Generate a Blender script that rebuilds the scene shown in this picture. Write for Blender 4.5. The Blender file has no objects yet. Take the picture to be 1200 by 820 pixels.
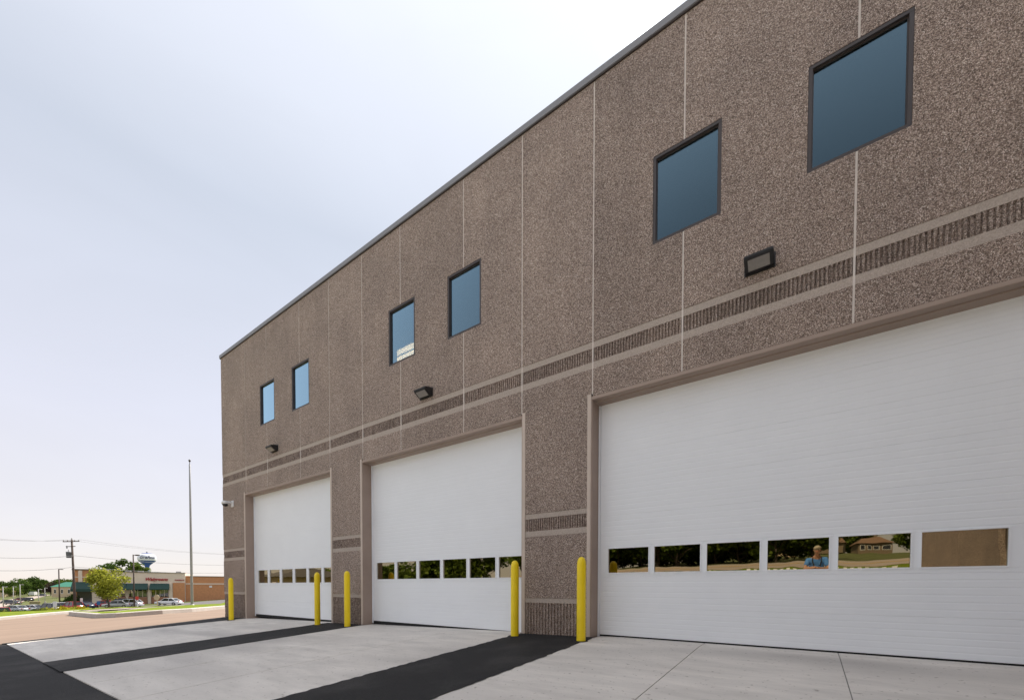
import bpy, bmesh, math, random
import numpy as np
from mathutils import Vector, Matrix
R = math.radians
rnd = random.Random(7)
SC = bpy.context.scene
COL = SC.collection

# ------------------------------------------------------------------ camera, sky, sun, exposure
YAW, PITCH, ROLL = 0.614155, -0.024821, 0.0015389
CAM = Vector((0.0, -5.2, 0.6612))
FPX = 491.9
cy, sy = math.cos(YAW), math.sin(YAW)
fwd = Vector((-sy*math.cos(PITCH), cy*math.cos(PITCH), math.sin(PITCH)))
r0 = Vector((cy, sy, 0)); u0 = r0.cross(fwd)
rgt = r0*math.cos(ROLL)+u0*math.sin(ROLL); upv = u0*math.cos(ROLL)-r0*math.sin(ROLL)
cd = bpy.data.cameras.new('camera'); cam = bpy.data.objects.new('camera', cd); COL.objects.link(cam)
m3 = Matrix((rgt, upv, -fwd)).transposed()
cam.matrix_world = Matrix.Translation(CAM) @ m3.to_4x4()
cd.sensor_fit = 'HORIZONTAL'; cd.sensor_width = 36; cd.lens = FPX/1200*36
cd.shift_y = 288.7/1200; cd.clip_start = 0.02; cd.clip_end = 6000
SC.camera = cam

SUN_EL, SUN_AZ = R(52.0), R(-18.36)          # azimuth from +y towards +x
sdir = Vector((math.sin(SUN_AZ)*math.cos(SUN_EL), math.cos(SUN_AZ)*math.cos(SUN_EL), math.sin(SUN_EL)))
sl = bpy.data.lights.new('sun', 'SUN'); sl.energy = 5.0; sl.angle = R(0.5); sl.color = (1.0, 0.93, 0.84)
so = bpy.data.objects.new('sun', sl); COL.objects.link(so)
so.rotation_euler = (-sdir).to_track_quat('-Z', 'Y').to_euler(); so.location = (0, 10, 30)

W = bpy.data.worlds.new('World'); SC.world = W; W.use_nodes = True
nt = W.node_tree; nt.nodes.clear(); N = nt.nodes.new; L = nt.links.new
out = N('ShaderNodeOutputWorld'); bg = N('ShaderNodeBackground'); bg.inputs[1].default_value = 0.1
sky = N('ShaderNodeTexSky'); sky.sky_type = 'NISHITA'; sky.sun_disc = False
sky.sun_elevation = SUN_EL; sky.sun_rotation = SUN_AZ; sky.air_density = 1.0; sky.dust_density = 0.2
tc = N('ShaderNodeTexCoord'); sx = N('ShaderNodeSeparateXYZ'); L(tc.outputs['Generated'], sx.inputs[0])
ramp = N('ShaderNodeValToRGB'); L(sx.outputs['Z'], ramp.inputs[0])
el = ramp.color_ramp.elements
def stop(cr, p, c):
    e = cr.elements.new(p); e.color = (*c, 1)
el[0].position = 0.0; el[0].color = (0.59, 0.54, 0.515, 1); el[1].position = 1.0; el[1].color = (0.80, 0.82, 0.86, 1)
stop(ramp.color_ramp, 0.10, (0.565, 0.545, 0.565)); stop(ramp.color_ramp, 0.3, (0.515, 0.52, 0.585)); stop(ramp.color_ramp, 0.6, (0.41, 0.44, 0.505)); stop(ramp.color_ramp, 0.8, (0.57, 0.59, 0.65))
sc10 = N('ShaderNodeVectorMath'); sc10.operation = 'SCALE'; sc10.inputs['Scale'].default_value = 10.0; L(ramp.outputs[0], sc10.inputs[0])
mix = N('ShaderNodeMix'); mix.data_type = 'RGBA'; mix.inputs['Factor'].default_value = 0.91
L(sky.outputs[0], mix.inputs['A']); L(sc10.outputs[0], mix.inputs['B'])
dot = N('ShaderNodeVectorMath'); dot.operation = 'DOT_PRODUCT'; dot.inputs[1].default_value = sdir; L(tc.outputs['Generated'], dot.inputs[0])
def powr(p, k):
    a = N('ShaderNodeMath'); a.operation = 'MAXIMUM'; a.inputs[1].default_value = 0; L(dot.outputs['Value'], a.inputs[0])
    b = N('ShaderNodeMath'); b.operation = 'POWER'; b.inputs[1].default_value = p; L(a.outputs[0], b.inputs[0])
    c = N('ShaderNodeMath'); c.operation = 'MULTIPLY'; c.inputs[1].default_value = k; L(b.outputs[0], c.inputs[0]); return c
p1, p2, p3 = powr(3, .55), powr(40, .5), powr(2600, 30.0)     # the veil of bright haze round the sun
s1 = N('ShaderNodeMath'); L(p1.outputs[0], s1.inputs[0]); L(p2.outputs[0], s1.inputs[1])
s2 = N('ShaderNodeMath'); L(s1.outputs[0], s2.inputs[0]); L(p3.outputs[0], s2.inputs[1])
glow = N('ShaderNodeVectorMath'); glow.operation = 'SCALE'; glow.inputs[0].default_value = (0.95, 1.0, 1.03); L(s2.outputs[0], glow.inputs['Scale'])
addn = N('ShaderNodeVectorMath'); L(mix.outputs['Result'], addn.inputs[0]); L(glow.outputs[0], addn.inputs[1])
wm = N('ShaderNodeMapping'); wm.inputs['Scale'].default_value = (1.0, 1.0, 3.2); L(tc.outputs['Generated'], wm.inputs[0])     # thin uneven veil of high cloud
wn = N('ShaderNodeTexNoise'); wn.inputs['Scale'].default_value = 2.6; wn.inputs['Detail'].default_value = 6; wn.inputs['Roughness'].default_value = .55; wn.inputs['Distortion'].default_value = .6; L(wm.outputs[0], wn.inputs['Vector'])
wr = N('ShaderNodeMapRange'); L(wn.outputs['Fac'], wr.inputs['Value']); wr.inputs['From Min'].default_value = .3; wr.inputs['From Max'].default_value = .7; wr.inputs['To Min'].default_value = .982; wr.inputs['To Max'].default_value = 1.018
wv = N('ShaderNodeVectorMath'); wv.operation = 'SCALE'; L(addn.outputs[0], wv.inputs[0]); L(wr.outputs[0], wv.inputs['Scale'])
L(wv.outputs[0], bg.inputs[0]); L(bg.outputs[0], out.inputs[0])

SC.view_settings.view_transform = 'Standard'; SC.view_settings.look = 'None'
SC.view_settings.exposure = 0.66; SC.view_settings.gamma = 1.0; SC.view_settings.use_curve_mapping = False
SC.render.engine = 'CYCLES'
SC.cycles.max_bounces = 8

# ------------------------------------------------------------------ helpers: materials
def nodes_of(name):
    m = bpy.data.materials.new(name); m.use_nodes = True
    return m, m.node_tree, m.node_tree.nodes['Principled BSDF']
def mat(name, c, rough=0.6, var=0.12, scale=6.0, bump=0.0, bscale=60.0, spec=0.4, metal=0.0, stretch=None, stain=None, specks=None):
    """colour with two octaves of mottling and fine relief"""
    m, t, b = nodes_of(name)
    b.inputs['Roughness'].default_value = rough; b.inputs['Metallic'].default_value = metal
    b.inputs['Specular IOR Level'].default_value = spec
    tc = t.nodes.new('ShaderNodeTexCoord'); src = tc.outputs['Object']
    if stretch:
        mp = t.nodes.new('ShaderNodeMapping'); mp.inputs['Scale'].default_value = stretch; t.links.new(src, mp.inputs[0]); src = mp.outputs[0]
    n = t.nodes.new('ShaderNodeTexNoise'); n.inputs['Scale'].default_value = scale; n.inputs['Detail'].default_value = 7; n.inputs['Roughness'].default_value = 0.62
    t.links.new(src, n.inputs['Vector'])
    r = t.nodes.new('ShaderNodeValToRGB'); t.links.new(n.outputs['Fac'], r.inputs[0])
    r.color_ramp.elements[0].position = 0.28; r.color_ramp.elements[1].position = 0.72
    r.color_ramp.elements[0].color = (*[max(0, x*(1-var)) for x in c], 1); r.color_ramp.elements[1].color = (*[min(1, x*(1+var)) for x in c], 1)
    last = r.outputs[0]
    if stain:
        n2 = t.nodes.new('ShaderNodeTexNoise'); n2.inputs['Scale'].default_value = stain[0]; n2.inputs['Detail'].default_value = 5
        t.links.new(src, n2.inputs['Vector'])
        r2 = t.nodes.new('ShaderNodeValToRGB'); r2.color_ramp.elements[0].position = stain[2]; r2.color_ramp.elements[1].position = stain[2]+stain[3]
        t.links.new(n2.outputs['Fac'], r2.inputs[0])
        mx = t.nodes.new('ShaderNodeMix'); mx.data_type = 'RGBA'; mx.blend_type = 'MULTIPLY'
        t.links.new(r2.outputs[0], mx.inputs['Factor']); t.links.new(last, mx.inputs['A']); mx.inputs['B'].default_value = (*stain[1], 1)
        last = mx.outputs['Result']
    if specks:
        n5 = t.nodes.new('ShaderNodeTexNoise'); n5.inputs['Scale'].default_value = specks[0]; n5.inputs['Detail'].default_value = 2; t.links.new(tc.outputs['Object'], n5.inputs['Vector'])
        m5 = t.nodes.new('ShaderNodeMapRange'); t.links.new(n5.outputs['Fac'], m5.inputs['Value']); m5.inputs['From Min'].default_value = specks[1]; m5.inputs['From Max'].default_value = specks[1]+.06
        mz = t.nodes.new('ShaderNodeMix'); mz.data_type = 'RGBA'; mz.blend_type = 'MULTIPLY'; t.links.new(m5.outputs[0], mz.inputs['Factor']); t.links.new(last, mz.inputs['A']); mz.inputs['B'].default_value = (.6, .58, .56, 1); last = mz.outputs['Result']
    t.links.new(last, b.inputs['Base Color'])
    if bump:
        n3 = t.nodes.new('ShaderNodeTexNoise'); n3.inputs['Scale'].default_value = bscale; n3.inputs['Detail'].default_value = 4
        t.links.new(tc.outputs['Object'], n3.inputs['Vector'])
        bp = t.nodes.new('ShaderNodeBump'); bp.inputs['Strength'].default_value = bump; bp.inputs['Distance'].default_value = 0.01
        t.links.new(n3.outputs['Fac'], bp.inputs['Height']); t.links.new(bp.outputs[0], b.inputs['Normal'])
    return m
def aggregate(name, k=0.98, scale=158.0):
    """washed pebbles: every voronoi cell a stone of its own colour, with relief"""
    m, t, b = nodes_of(name); b.inputs['Roughness'].default_value = 0.75; b.inputs['Specular IOR Level'].default_value = 0.3
    tc = t.nodes.new('ShaderNodeTexCoord')
    v = t.nodes.new('ShaderNodeTexVoronoi'); v.inputs['Scale'].default_value = scale; t.links.new(tc.outputs['Object'], v.inputs['Vector'])
    sep = t.nodes.new('ShaderNodeSeparateColor'); t.links.new(v.outputs['Color'], sep.inputs[0])
    r = t.nodes.new('ShaderNodeValToRGB'); t.links.new(sep.outputs[0], r.inputs[0]); cr = r.color_ramp
    cs = [(0, (.11, .080, .066)), (.28, (.235, .178, .148)), (.52, (.385, .302, .255)), (.78, (.53, .428, .365)), (.93, (.74, .63, .555)), (1, (.88, .80, .74))]
    cr.elements[0].color = (*[x*k for x in cs[0][1]], 1); cr.elements[1].color = (*[min(1, x*k) for x in cs[-1][1]], 1)
    for p, c in cs[1:-1]: stop(cr, p, [min(1, x*k) for x in c])
    dr = t.nodes.new('ShaderNodeValToRGB'); t.links.new(v.outputs['Distance'], dr.inputs[0])
    dr.color_ramp.elements[0].position = .3; dr.color_ramp.elements[0].color = (1, 1, 1, 1); dr.color_ramp.elements[1].position = .85; dr.color_ramp.elements[1].color = (.58, .56, .54, 1)
    mx = t.nodes.new('ShaderNodeMix'); mx.data_type = 'RGBA'; mx.blend_type = 'MULTIPLY'; mx.inputs['Factor'].default_value = 1
    t.links.new(r.outputs[0], mx.inputs['A']); t.links.new(dr.outputs[0], mx.inputs['B'])
    n = t.nodes.new('ShaderNodeTexNoise'); n.inputs['Scale'].default_value = 1.1; n.inputs['Detail'].default_value = 6; t.links.new(tc.outputs['Object'], n.inputs['Vector'])
    r2 = t.nodes.new('ShaderNodeValToRGB'); t.links.new(n.outputs['Fac'], r2.inputs[0])
    r2.color_ramp.elements[0].position = .3; r2.color_ramp.elements[0].color = (.86, .85, .85, 1); r2.color_ramp.elements[1].position = .7; r2.color_ramp.elements[1].color = (1.1, 1.08, 1.06, 1)
    mx2 = t.nodes.new('ShaderNodeMix'); mx2.data_type = 'RGBA'; mx2.blend_type = 'MULTIPLY'; mx2.inputs['Factor'].default_value = 1
    t.links.new(mx.outputs['Result'], mx2.inputs['A']); t.links.new(r2.outputs[0], mx2.inputs['B']); t.links.new(mx2.outputs['Result'], b.inputs['Base Color'])
    oi = t.nodes.new('ShaderNodeObjectInfo'); om = t.nodes.new('ShaderNodeMapRange'); t.links.new(oi.outputs['Random'], om.inputs['Value']); om.inputs['To Min'].default_value = .93; om.inputs['To Max'].default_value = 1.08
    mp = t.nodes.new('ShaderNodeMapping'); mp.inputs['Scale'].default_value = (5, 1, .35); t.links.new(tc.outputs['Object'], mp.inputs[0])
    n4 = t.nodes.new('ShaderNodeTexNoise'); n4.inputs['Scale'].default_value = 1.0; n4.inputs['Detail'].default_value = 5; t.links.new(mp.outputs[0], n4.inputs['Vector'])
    m4 = t.nodes.new('ShaderNodeMapRange'); t.links.new(n4.outputs['Fac'], m4.inputs['Value']); m4.inputs['From Min'].default_value = .35; m4.inputs['From Max'].default_value = .65; m4.inputs['To Min'].default_value = .95; m4.inputs['To Max'].default_value = 1.03
    mm = t.nodes.new('ShaderNodeMath'); mm.operation = 'MULTIPLY'; t.links.new(om.outputs[0], mm.inputs[0]); t.links.new(m4.outputs[0], mm.inputs[1])
    vs = t.nodes.new('ShaderNodeVectorMath'); vs.operation = 'SCALE'; t.links.new(mx2.outputs['Result'], vs.inputs[0]); t.links.new(mm.outputs[0], vs.inputs['Scale']); t.links.new(vs.outputs[0], b.inputs['Base Color'])
    bp = t.nodes.new('ShaderNodeBump'); bp.inputs['Strength'].default_value = .7; bp.inputs['Distance'].default_value = .006; bp.invert = True
    t.links.new(v.outputs['Distance'], bp.inputs['Height']); t.links.new(bp.outputs[0], b.inputs['Normal'])
    return m
def glass(name, refl, thru, f0, wav=0.0, wscale=2.0, fmax=1.0, rough=0.0):
    """coated glass: tinted mirror reflection rising with angle over a tinted see-through pane"""
    m = bpy.data.materials.new(name); m.use_nodes = True; t = m.node_tree; t.nodes.clear()
    o = t.nodes.new('ShaderNodeOutputMaterial'); mx = t.nodes.new('ShaderNodeMixShader'); g = t.nodes.new('ShaderNodeBsdfGlossy'); tr = t.nodes.new('ShaderNodeBsdfTransparent')
    g.inputs['Color'].default_value = (*refl, 1); g.inputs['Roughness'].default_value = rough; tr.inputs['Color'].default_value = (*thru, 1)
    lw = t.nodes.new('ShaderNodeLayerWeight'); lw.inputs['Blend'].default_value = .5
    mr = t.nodes.new('ShaderNodeMapRange'); t.links.new(lw.outputs['Facing'], mr.inputs['Value'])
    p = t.nodes.new('ShaderNodeMath'); p.operation = 'POWER'; p.inputs[1].default_value = 1.95; t.links.new(lw.outputs['Facing'], p.inputs[0])
    t.links.new(p.outputs[0], mr.inputs['Value']); mr.inputs['To Min'].default_value = f0; mr.inputs['To Max'].default_value = fmax
    t.links.new(mr.outputs[0], mx.inputs[0]); t.links.new(tr.outputs[0], mx.inputs[1]); t.links.new(g.outputs[0], mx.inputs[2]); t.links.new(mx.outputs[0], o.inputs[0])
    if wav:
        tc = t.nodes.new('ShaderNodeTexCoord'); n = t.nodes.new('ShaderNodeTexNoise'); n.inputs['Scale'].default_value = wscale; t.links.new(tc.outputs['Object'], n.inputs['Vector'])
        bp = t.nodes.new('ShaderNodeBump'); bp.inputs['Strength'].default_value = wav; bp.inputs['Distance'].default_value = .01; t.links.new(n.outputs['Fac'], bp.inputs['Height'])
        t.links.new(bp.outputs[0], g.inputs['Normal'])
    return m
def leaf_mat(name, c1, c2):
    m = bpy.data.materials.new(name); m.use_nodes = True; t = m.node_tree; t.nodes.clear()
    o = t.nodes.new('ShaderNodeOutputMaterial'); mx = t.nodes.new('ShaderNodeMixShader'); mx.inputs[0].default_value = .28
    d = t.nodes.new('ShaderNodeBsdfDiffuse'); tr = t.nodes.new('ShaderNodeBsdfTranslucent')
    g = t.nodes.new('ShaderNodeNewGeometry'); r = t.nodes.new('ShaderNodeValToRGB')
    r.color_ramp.elements[0].color = (*c1, 1); r.color_ramp.elements[1].color = (*c2, 1)
    t.links.new(g.outputs['Random Per Island'], r.inputs[0]); t.links.new(r.outputs[0], d.inputs[0]); t.links.new(r.outputs[0], tr.inputs[0])
    t.links.new(d.outputs[0], mx.inputs[1]); t.links.new(tr.outputs[0], mx.inputs[2]); t.links.new(mx.outputs[0], o.inputs[0])
    return m
def emit(name, c, s):
    m, t, b = nodes_of(name); b.inputs['Base Color'].default_value = (*c, 1)
    b.inputs['Emission Color'].default_value = (*c, 1); b.inputs['Emission Strength'].default_value = s; return m

M = {}
M['agg'] = aggregate('exposed_aggregate')
M['rib'] = aggregate('ribbed_aggregate', .92)
M['band'] = mat('smooth_precast', (.43, .365, .315), .8, .30, 110, .3, 120)
M['caulk'] = mat('joint_caulk', (.66, .60, .55), .7, .08, 8)
M['coping'] = mat('coping_metal', (.22, .22, .235), .45, .06, 2, spec=.5)
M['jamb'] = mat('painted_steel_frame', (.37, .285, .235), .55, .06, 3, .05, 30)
M['jambedge'] = mat('frame_edge_pale', (.58, .49, .42), .55, .06, 3)  # paler tone for the jamb's face strip than for its reveal
M['door'] = mat('white_door_paint', (.845, .87, .895), .42, .02, 1.5, .02, 5, spec=.4)
M['seal'] = mat('black_rubber', (.012, .012, .013), .8, .1)
M['bronze'] = mat('dark_bronze', (.050, .038, .034), .42, .1, 5, spec=.5)
M['fixture'] = mat('black_fixture', (.018, .017, .017), .45, .1, 5, spec=.5)
M['lens'] = mat('frosted_lens', (.27, .255, .24), .25, .1, 40)
M['doorglass'] = glass('bronze_door_glass', (.50, .43, .29), (.05, .04, .03), .52, .10, 2.2, 1.0, .012)
M['winglass'] = glass('blue_coated_glass', (.52, .79, .95), (.36, .33, .29), .02, .06, .9, 2.1)
M['room'] = mat('room_paint', (.35, .35, .35), .8)
M['roof'] = mat('roof_membrane', (.35, .35, .34), .8)
M['conc'] = mat('apron_concrete', (.66, .615, .56), .75, .17, 3.2, .3, 70, stretch=(.45, 1.6, 1), stain=(.8, (.74, .74, .75), .50, .16), specks=(26, .66))
M['conc2'] = mat('apron_concrete_edge', (.36, .35, .34), .8, .2, 9, .2)
M['asph'] = mat('new_asphalt', (.026, .025, .025), .8, .75, 130, .9, 120, spec=.2, stain=(1.6, (2.0, 1.95, 1.9), .48, .25))
M['lot'] = mat('tan_lot_concrete', (.235, .165, .118), .8, .12, 2.2, .2, 30, stretch=(1.6, .12, 1), stain=(.5, (.82, .80, .8), .5, .2))
M['lotbounce'] = mat('bounce_lot_concrete', (.56, .53, .49), .8, .10, 1.2, .2, 30, stain=(.5, (.82, .80, .8), .5, .2))  # paleness made up to throw sunlight back at the doors
M['road'] = mat('pale_road', (.35, .285, .24), .8, .1, .3)
M['walk'] = mat('sidewalk_concrete', (.34, .28, .225), .8, .1, 1.0)
M['kerb'] = mat('kerb_concrete', (.46, .42, .38), .8, .12, 4)
M['joint'] = mat('dark_joint', (.24, .225, .21), .9)
M['grass'] = mat('lawn', (.14, .18, .010), .9, .32, 1.6, .6, 30, spec=.1)
M['ground'] = mat('rough_grass', (.105, .115, .04), .9, .35, .25, .3, 8, spec=.1)
M['yellow'] = mat('safety_yellow', (.95, .69, .005), .40, .07, 5, .05, 14, spec=.5)
M['white'] = mat('white_paint', (.75, .75, .74), .45, .04)
M['blackgl'] = mat('black_glossy', (.01, .01, .012), .12, .1, spec=.6)
M['alu'] = mat('brushed_pole', (.30, .30, .30), .45, .06, 2, metal=.2)
M['wood'] = mat('weathered_wood', (.10, .07, .055), .85, .25, 5, stretch=(1, 1, .1))
M['brownpole'] = mat('brown_pole', (.07, .045, .035), .6)
M['greypole'] = mat('grey_pole', (.45, .43, .42), .6)
M['steelgrey'] = mat('transformer_grey', (.17, .18, .19), .5)
M['wire'] = mat('cable', (.16, .16, .17), .6)
M['brick'] = mat('orange_brick', (.55, .26, .125), .85, .12, 3, .2, 20)
M['brickdk'] = mat('brown_brick', (.36, .18, .11), .85, .14, 3, .2, 20)
M['beige'] = mat('beige_stucco', (.74, .62, .51), .85, .05, .7)
M['trim'] = mat('parapet_trim', (.22, .19, .16), .6)
M['awning'] = mat('green_awning', (.014, .052, .042), .6, .12, 2)
M['shopglass'] = glass('shop_glass', (.8, .85, .85), (.12, .14, .14), .25)
M['redsign'] = mat('red_sign_letters', (.42, .018, .028), .45)
M['tank_w'] = mat('tank_white', (.82, .84, .88), .4, .03)
M['tank_b'] = mat('tank_blue', (.05, .12, .46), .4, .05)
M['tank_l'] = mat('tank_pale_blue', (.42, .53, .80), .5, .05)
M['bark'] = mat('bark', (.10, .075, .055), .9, .3, 8)
M['leaf_d'] = leaf_mat('leaf_dark', (.040, .075, .018), (.105, .155, .035))
M['leaf_m'] = leaf_mat('leaf_mid', (.065, .105, .020), (.17, .22, .040))
M['leaf_l'] = leaf_mat('leaf_light', (.20, .22, .028), (.50, .50, .075))
M['leaf_y'] = leaf_mat('leaf_yellow', (.24, .21, .012), (.50, .42, .03))
M['leaf_p'] = leaf_mat('leaf_purple', (.030, .022, .022), (.075, .050, .048))
M['tyre'] = mat('tyre_rubber', (.012, .012, .012), .8)
M['rim'] = mat('wheel_alloy', (.45, .45, .46), .3, .05, metal=.6)
M['carglass'] = mat('car_glass', (.012, .015, .018), .06, .05, spec=.8)
M['lamp_w'] = mat('headlight_lens', (.75, .75, .75), .15)
M['lamp_r'] = mat('taillight_lens', (.40, .01, .01), .2)
for k, c in dict(red=(.36, .012, .02), silver=(.48, .49, .52), white=(.78, .78, .78), grey=(.10, .10, .11), dark=(.025, .027, .032), navy=(.02, .03, .08), maroon=(.13, .012, .015)).items():
    M['car_'+k] = mat('car_paint_'+k, c, .22, .03, spec=.6)
M['tansign'] = mat('tan_sign', (.52, .40, .24), .6)
M['olive'] = mat('olive_cabinet', (.27, .24, .12), .6)
M['bluesign'] = mat('blue_sign', (.03, .14, .36), .5)
M['redpanel'] = mat('red_panel', (.55, .05, .03), .5)
M['teal'] = mat('teal_roof', (.04, .20, .13), .6)
M['roofbr'] = mat('brown_shingle', (.30, .15, .085), .85, .15, 4)
M['roofgr'] = mat('grey_shingle', (.10, .09, .085), .85, .15, 4)
M['housebr'] = mat('brown_siding', (.20, .15, .10), .8, .1); M['roofdk'] = mat('dark_brown_shingle', (.20, .12, .075), .85, .15, 4)
M['tanwall'] = mat('tan_siding', (.58, .45, .29), .8, .08)
M['darkwin'] = mat('dark_window', (.02, .022, .025), .15, spec=.7)
M['roadline'] = mat('yellow_road_line', (.65, .40, .03), .7)
M['skin'] = mat('skin', (.50, .28, .19), .55, .05)
M['shirt'] = mat('blue_shirt', (.09, .27, .66), .8, .08)
M['jeans'] = mat('jeans', (.34, .42, .58), .85, .1)
M['hair'] = mat('sandy_grey_hair', (.42, .36, .27), .7, .2, 60)
M['vest'] = mat('black_strap', (.02, .02, .022), .8)
M['shoe'] = mat('dark_shoe', (.03, .03, .03), .7)
M['tubelight'] = emit('lit_tube', (1.0, .90, .66), 7)

# ------------------------------------------------------------------ helpers: objects
def tag(o, label=None, cat=None, group=None, kind=None):
    if label: o['label'] = label
    if cat: o['category'] = cat
    if group: o['group'] = group
    if kind: o['kind'] = kind
    return o
def empty(name, loc=(0, 0, 0), rz=0.0, label=None, cat=None, group=None):
    o = bpy.data.objects.new(name, None); COL.objects.link(o); o.location = loc; o.rotation_euler = (0, 0, rz); o.empty_display_size = .2
    return tag(o, label, cat, group)
def link(name, me, m, parent=None, smooth=False):
    o = bpy.data.objects.new(name, me); COL.objects.link(o)
    if m is not None and not me.materials: me.materials.append(m)
    if parent: o.parent = parent
    if smooth:
        for p in me.polygons: p.use_smooth = True
    return o
def obj(name, bm, m, parent=None, smooth=False, bevel=0.0, recalc=True):
    if recalc: bmesh.ops.recalc_face_normals(bm, faces=bm.faces)
    if bevel:
        bmesh.ops.bevel(bm, geom=[e for e in bm.edges if len(e.link_faces) == 2 and e.calc_face_angle(0) > .5], offset=bevel, segments=2, affect='EDGES', clamp_overlap=True)
    me = bpy.data.meshes.new(name); bm.to_mesh(me); bm.free()
    return link(name, me, m, parent, smooth)
def BM(): return bmesh.new()
def box(bm, x0, x1, y0, y1, z0, z1):
    v = [bm.verts.new(p) for p in ((x0, y0, z0), (x1, y0, z0), (x1, y1, z0), (x0, y1, z0), (x0, y0, z1), (x1, y0, z1), (x1, y1, z1), (x0, y1, z1))]
    for f in ((0, 3, 2, 1), (4, 5, 6, 7), (0, 1, 5, 4), (1, 2, 6, 5), (2, 3, 7, 6), (3, 0, 4, 7)): bm.faces.new([v[i] for i in f])
    return bm
def bx(name, x0, x1, y0, y1, z0, z1, m, parent=None, bevel=0.0): return obj(name, box(BM(), x0, x1, y0, y1, z0, z1), m, parent, bevel=bevel)
def prism_xz(bm, pts, y0, y1):
    a = [bm.verts.new((x, y0, z)) for x, z in pts]; b = [bm.verts.new((x, y1, z)) for x, z in pts]
    bm.faces.new(a); bm.faces.new(b[::-1]); n = len(pts)
    for i in range(n): bm.faces.new((a[i], b[i], b[(i+1) % n], a[(i+1) % n]))
    return bm
def lathe(bm, prof, seg=24, cx=0, cy=0):
    rings = []
    for r, z in prof:
        if r < 1e-5: rings.append([bm.verts.new((cx, cy, z))])
        else: rings.append([bm.verts.new((cx+r*math.cos(2*math.pi*i/seg), cy+r*math.sin(2*math.pi*i/seg), z)) for i in range(seg)])
    for a, b in zip(rings, rings[1:]):
        for i in range(seg):
            j = (i+1) % seg
            if len(a) == 1 and len(b) == 1: continue
            if len(a) == 1: bm.faces.new((a[0], b[j], b[i]))
            elif len(b) == 1: bm.faces.new((a[i], a[j], b[0]))
            else: bm.faces.new((a[i], a[j], b[j], b[i]))
    return bm
def tube(bm, pts, radii, seg=8):
    pts = [Vector(p) for p in pts]; rings = []
    if not hasattr(radii, '__len__'): radii = [radii]*len(pts)
    for i, p in enumerate(pts):
        d = (pts[min(i+1, len(pts)-1)]-pts[max(i-1, 0)]).normalized()
        a = Vector((0, 0, 1)) if abs(d.z) < .9 else Vector((1, 0, 0))
        u = d.cross(a).normalized(); w = d.cross(u)
        rings.append([bm.verts.new(p+(u*math.cos(2*math.pi*k/seg)+w*math.sin(2*math.pi*k/seg))*radii[i]) for k in range(seg)])
    for a, b in zip(rings, rings[1:]):
        for k in range(seg): bm.faces.new((a[k], a[(k+1) % seg], b[(k+1) % seg], b[k]))
    bm.faces.new(rings[0][::-1]); bm.faces.new(rings[-1])
    return bm
def copy_tree(o, parent=None):
    c = o.copy(); COL.objects.link(c)
    if parent: c.parent = parent
    for ch in list(o.children): copy_tree(ch, c)
    return c
def text_mesh(txt, size, depth, shear=0.0, bold=0.0):
    cu = bpy.data.curves.new('lettering', 'FONT'); cu.body = txt; cu.size = size; cu.extrude = depth; cu.shear = shear; cu.offset = bold
    cu.align_x = 'CENTER'; cu.align_y = 'CENTER'; cu.resolution_u = 3
    o = bpy.data.objects.new('lettering', cu); COL.objects.link(o)
    bpy.context.view_layer.update()
    me = bpy.data.meshes.new_from_object(o.evaluated_get(bpy.context.evaluated_depsgraph_get()))
    bpy.data.objects.remove(o); return me

# ------------------------------------------------------------------ the lie of the land
def lerp(x, xs, zs): return float(np.interp(x, xs, zs))
def T(x, y):
    z = -.03+.0205*min(x+2, 0) if x > -14 else -lerp(-x, [14, 30, 42, 60, 85, 110, 145, 300, 1000, 4000], [.276, .60, 1.0, 2.3, 3.6, 4.05, 4.7, 6.8, 15, 30])
    k = min(1, max(0, (x+30)/14))
    z += .06*k*min(0, max(y, -4.4))
    if x < -45:
        q = (y+5.2)/-x; z -= .45*min(1, max(0, (.16-q)/.06))*lerp(-x, [45, 85, 200, 500], [0, 1, 1, 0])
        z += .05*min(40, max(0, y-12))*min(1, max(0, (-x-45)/30))
    rise = lerp(-y, [7, 40, 60, 150, 400, 3000], [0, 3.2, 4.6, 10.6, 14, 14])
    return z+rise*min(1, max(0, (x+70)/50))
def spot(px, Z):
    """ground point seen at a column of the photograph, Z metres ahead of the camera"""
    r = (px-600)/FPX*Z
    return CAM.x+r*cy-Z*sy, CAM.y+r*sy+Z*cy
def grid_sheet(name, xs, ys, m, off=0.0, kind='structure', f=None):
    vs = []; fs = []
    for y in ys:
        for x in xs: vs.append((x, y, (f or T)(x, y)+off))
    n = len(xs)
    for j in range(len(ys)-1):
        for i in range(n-1): fs.append((j*n+i, j*n+i+1, (j+1)*n+i+1, (j+1)*n+i))
    me = bpy.data.meshes.new(name); me.from_pydata(vs, [], fs); o = link(name, me, m, None); o['kind'] = kind; return o
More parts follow.
